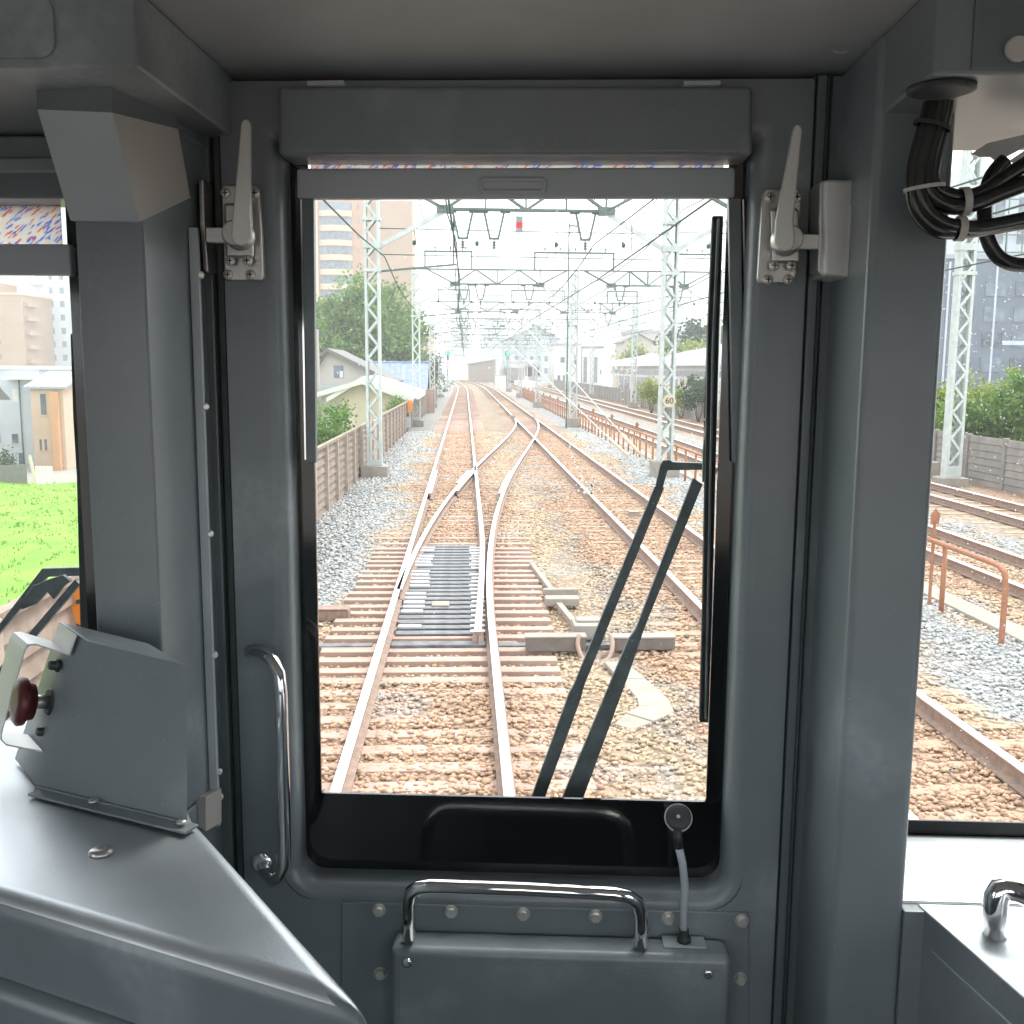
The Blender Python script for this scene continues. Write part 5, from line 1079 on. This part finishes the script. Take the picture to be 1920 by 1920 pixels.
def loop(c_, ax, r_, th_, name, m_):
    c_ = Vector(c_); ax = Vector(ax).normalized(); u_ = ax.cross(Vector((0, 1, 0))).normalized(); v_ = ax.cross(u_); mb = MB()
    rows = []
    for i in range(25):
        t = 2*math.pi*i/24; rd = u_*math.cos(t)*r_[0] + v_*math.sin(t)*r_[1]; rn = rd.normalized()
        rows.append([c_+rd+ax*th_, c_+rd+rn*.0015+ax*th_, c_+rd+rn*.0015-ax*th_, c_+rd-ax*th_])
    mb.grid(rows, True, 0, False); mb.build(name, m_, cbn)
loop(C(1748, 236, 1.148), (.25, 0, 1), (.019, .0135), .002, 'cable_tie', M['rubber'])
loop(C(1733, 352, 1.148), (-.15, 0, 1), (.0205, .0135), .002, 'cable_tie', M['nylon'])
loop(C(1800, 429, 1.148), (1, 0, -.02), (.012, .013), .004, 'cable_tie', M['nylon'])
loop(C(1808, 378, 1.15), (1, 0, .1), (.014, .013), .004, 'cable_tie', M['nylon'])
bk = thing('metal_bracket', 'pressed metal bracket with a triangular hole above the right window cables', 'bracket', C(1870, 290, 1.22), world=True)
mb = MB(); P = [(1822, 288), (1852, 268), (1930, 250), (2010, 240), (2010, 300), (1900, 330), (1872, 338), (1866, 300), (1858, 294), (1836, 294)]
P2 = [(1822, 288), (1836, 294), (1858, 294), (1866, 300), (1872, 338), (1880, 336), (1884, 296), (1930, 272), (2010, 262), (2010, 240), (1930, 250), (1852, 268)]
slab(mb, P2, 1.22, .004); slab(mb, [(1880, 336), (1900, 330), (2010, 312), (2010, 294), (1910, 312), (1890, 322)], 1.22, .004); mb.build('plate', M['steel'], bk, bevel=.0008)
mb = MB(); slab(mb, [(1884, 296), (1882, 330), (1892, 322), (1893, 301)], 1.219, .003); slab(mb, [(1893, 301), (1912, 311), (2010, 292), (2010, 268), (1930, 276)], 1.226, .003); mb.build('stiffener', M['alu'], bk, bevel=.0006)
mb = MB(); mb.lathe(C(1868, 340, 1.215), (.3, -1, 0), [(0, .007), (.012, .007), (.014, .005)], 6); mb.build('screw', M['bolt'], bk)

# ---- wipers outside the glass
yw = 1.50
wp = thing('windscreen_wiper', 'black pantograph wiper with an upright blade over the door window', 'wiper', C(1060, 1490, yw), world=True)
mb = MB(); slab(mb, [(1336, 404), (1327, 620), (1322, 900), (1317, 1150), (1312, 1355), (1331, 1356), (1336, 1150), (1342, 900), (1349, 620), (1357, 404)], yw-.03, .012); bd = mb.build('blade', M['rubber'], wp, bevel=.002)
mb = MB(); slab(mb, [(1346, 410), (1336, 640), (1331, 900), (1322, 1350), (1325, 1350), (1334, 900), (1340, 640), (1350, 410)], yw-.038, .009); sub(mb.build('blade_rib', M['wiper'], bd, bevel=.001), wp)
mb = MB(); slab(mb, [(1327, 620), (1322, 900), (1318, 905), (1318, 850), (1325, 780), (1325, 690)], yw-.022, .01); sub(mb.build('blade_carrier', M['wiper'], bd, bevel=.001), wp)
mb = MB(); mb.tube([C(1330, 880, yw), C(1366, 882, yw)], .006, 10); mb.build('pivot', M['bolt'], wp)
mb = MB(); slab(mb, [(1229, 912), (1238, 872), (1244, 863), (1256, 862), (1262, 866), (1322, 868), (1322, 881), (1252, 882), (1243, 915)], yw-.002, .008)
slab(mb, [(1228, 912), (1076, 1284), (1067, 1300), (980, 1540), (1006, 1540), (1090, 1308), (1094, 1290), (1246, 914)], yw, .010); mb.build('arm', M['wiper'], wp, bevel=.0015)
mb = MB(); slab(mb, [(1300, 896), (1192, 1180), (1178, 1200), (1152, 1262), (1036, 1540), (1078, 1540), (1178, 1268), (1202, 1198), (1207, 1182), (1318, 908)], yw-.004, .010)
mb.build('arm', M['wiper'], wp, bevel=.0015)
wl = thing('windscreen_wiper', 'black folded wiper arms with an upright blade over the left window', 'wiper', C(60, 1200, yw), world=True)
mb = MB(); slab(mb, [(131, 626), (136, 780), (143, 896), (147, 1060), (152, 1290), (168, 1290), (163, 1060), (158, 896), (150, 780), (137, 624)], yw-.02, .012); mb.build('blade', M['rubber'], wl, bevel=.002)
mb = MB(); slab(mb, [(78, 1066), (0, 1168), (-120, 1320), (-100, 1330), (0, 1186), (88, 1082), (150, 1080), (150, 1064)], yw, .01); mb.build('arm', M['wiper'], wl, bevel=.0015)
mb = MB(); slab(mb, [(140, 1086), (0, 1250), (-90, 1360), (-70, 1370), (0, 1272), (150, 1096)], yw-.006, .01); mb.build('arm', M['wiper'], wl, bevel=.0015)
mb = MB(); slab(mb, [(62, 1098), (34, 1138), (41, 1143), (68, 1133), (88, 1110), (100, 1124), (118, 1100), (132, 1090), (118, 1078), (92, 1086)], yw-.012, .008); mb.build('bracket', M['wiper'], wl, bevel=.001)

# ---- dirt on the outside of the glass
def splat(px, py, r_, n, lab, streak=None):
    t = thing('dried_splash', lab, 'splash', C(px, py, 1.4435), world=True, group='dried splashes on the glass'); mb = MB()
    rr = random.Random(int(px*7+py))
    def blob(x, z, q):
        k_ = rr.randint(6, 9); mb.prism([(x+q*math.cos(6.283*i/k_)*rr.uniform(.5, 1.2), 1.4192, z+q*math.sin(6.283*i/k_)*rr.uniform(.5, 1.2)) for i in range(k_)], (0, .0007, 0))
    c0 = C(px, py, 1.4192)
    for _ in range(n): blob(c0.x+rr.gauss(0, r_), c0.z+rr.gauss(0, r_*.6), rr.uniform(.0006, .0026))
    if streak:
        for i in range(26):
            f = i/25; j = f*(len(streak)-1); k_ = min(int(j), len(streak)-2); f2 = j-k_
            p = C(streak[k_][0]*(1-f2)+streak[k_+1][0]*f2, streak[k_][1]*(1-f2)+streak[k_+1][1]*f2, 1.4192); blob(p.x+rr.gauss(0, .0008), p.z, rr.uniform(.0008, .0021))
    mb.build('spots', M['splash'], t)
splat(1102, 912, .010, 30, 'white splash with a long upward streak over the right-hand rails', [(1095, 905), (1078, 870), (1068, 830), (1082, 815)])
splat(1168, 692, .012, 26, 'white splash in front of the white sloped building')
splat(1788, 1440-500+505, .004, 12, 'small pale splash low on the right window glass')
splat(712, 1305, .004, 10, 'small white specks above the left rail near the window bottom')
splat(782, 845, .005, 9, 'white specks over the ballast beside the left fence')
splat(1245, 720, .005, 9, 'white specks over the shrubs behind the right-hand mast')

for nm, lab_, W_, yy_, n_, c_ in (('glass_specks', 'scattered dried specks on the right window glass', (1712, 1920, 430, 1500), 1.4192, 420, (1850, 640, 90, 130)), ('glass_specks', 'faint dried specks all over the door window glass', (600, 1335, 380, 1480), 1.4112, 230, (960, 900, 400, 420))):
    mb = MB()
    for _ in range(n_):
        if rng.random() < .6: px_, py_ = rng.normal(c_[0], c_[2]), rng.normal(c_[1], c_[3])
        else: px_, py_ = rng.uniform(W_[0], W_[1]), rng.uniform(W_[2], W_[3])
        if not (W_[0] < px_ < W_[1] and W_[2] < py_ < W_[3]): continue
        p = C(px_, py_, yy_); q = rng.uniform(.00025, .0009); k_ = int(rng.integers(5, 8)); e_ = rng.uniform(1, 2.6); a_ = rng.random()*3.14
        mb.prism([(p.x+q*(math.cos(6.283*i/k_)*math.cos(a_)*e_-math.sin(6.283*i/k_)*math.sin(a_)), yy_, p.z+q*(math.cos(6.283*i/k_)*math.sin(a_)*e_+math.sin(6.283*i/k_)*math.cos(a_))) for i in range(k_)], (0, .0004, 0))
    o = mb.build(nm, M['splash']); struct(o, 'stuff')
for o in list(bpy.data.objects):
    for k_ in ('_w', 'bx', 'by'):
        if k_ in o: del o[k_]
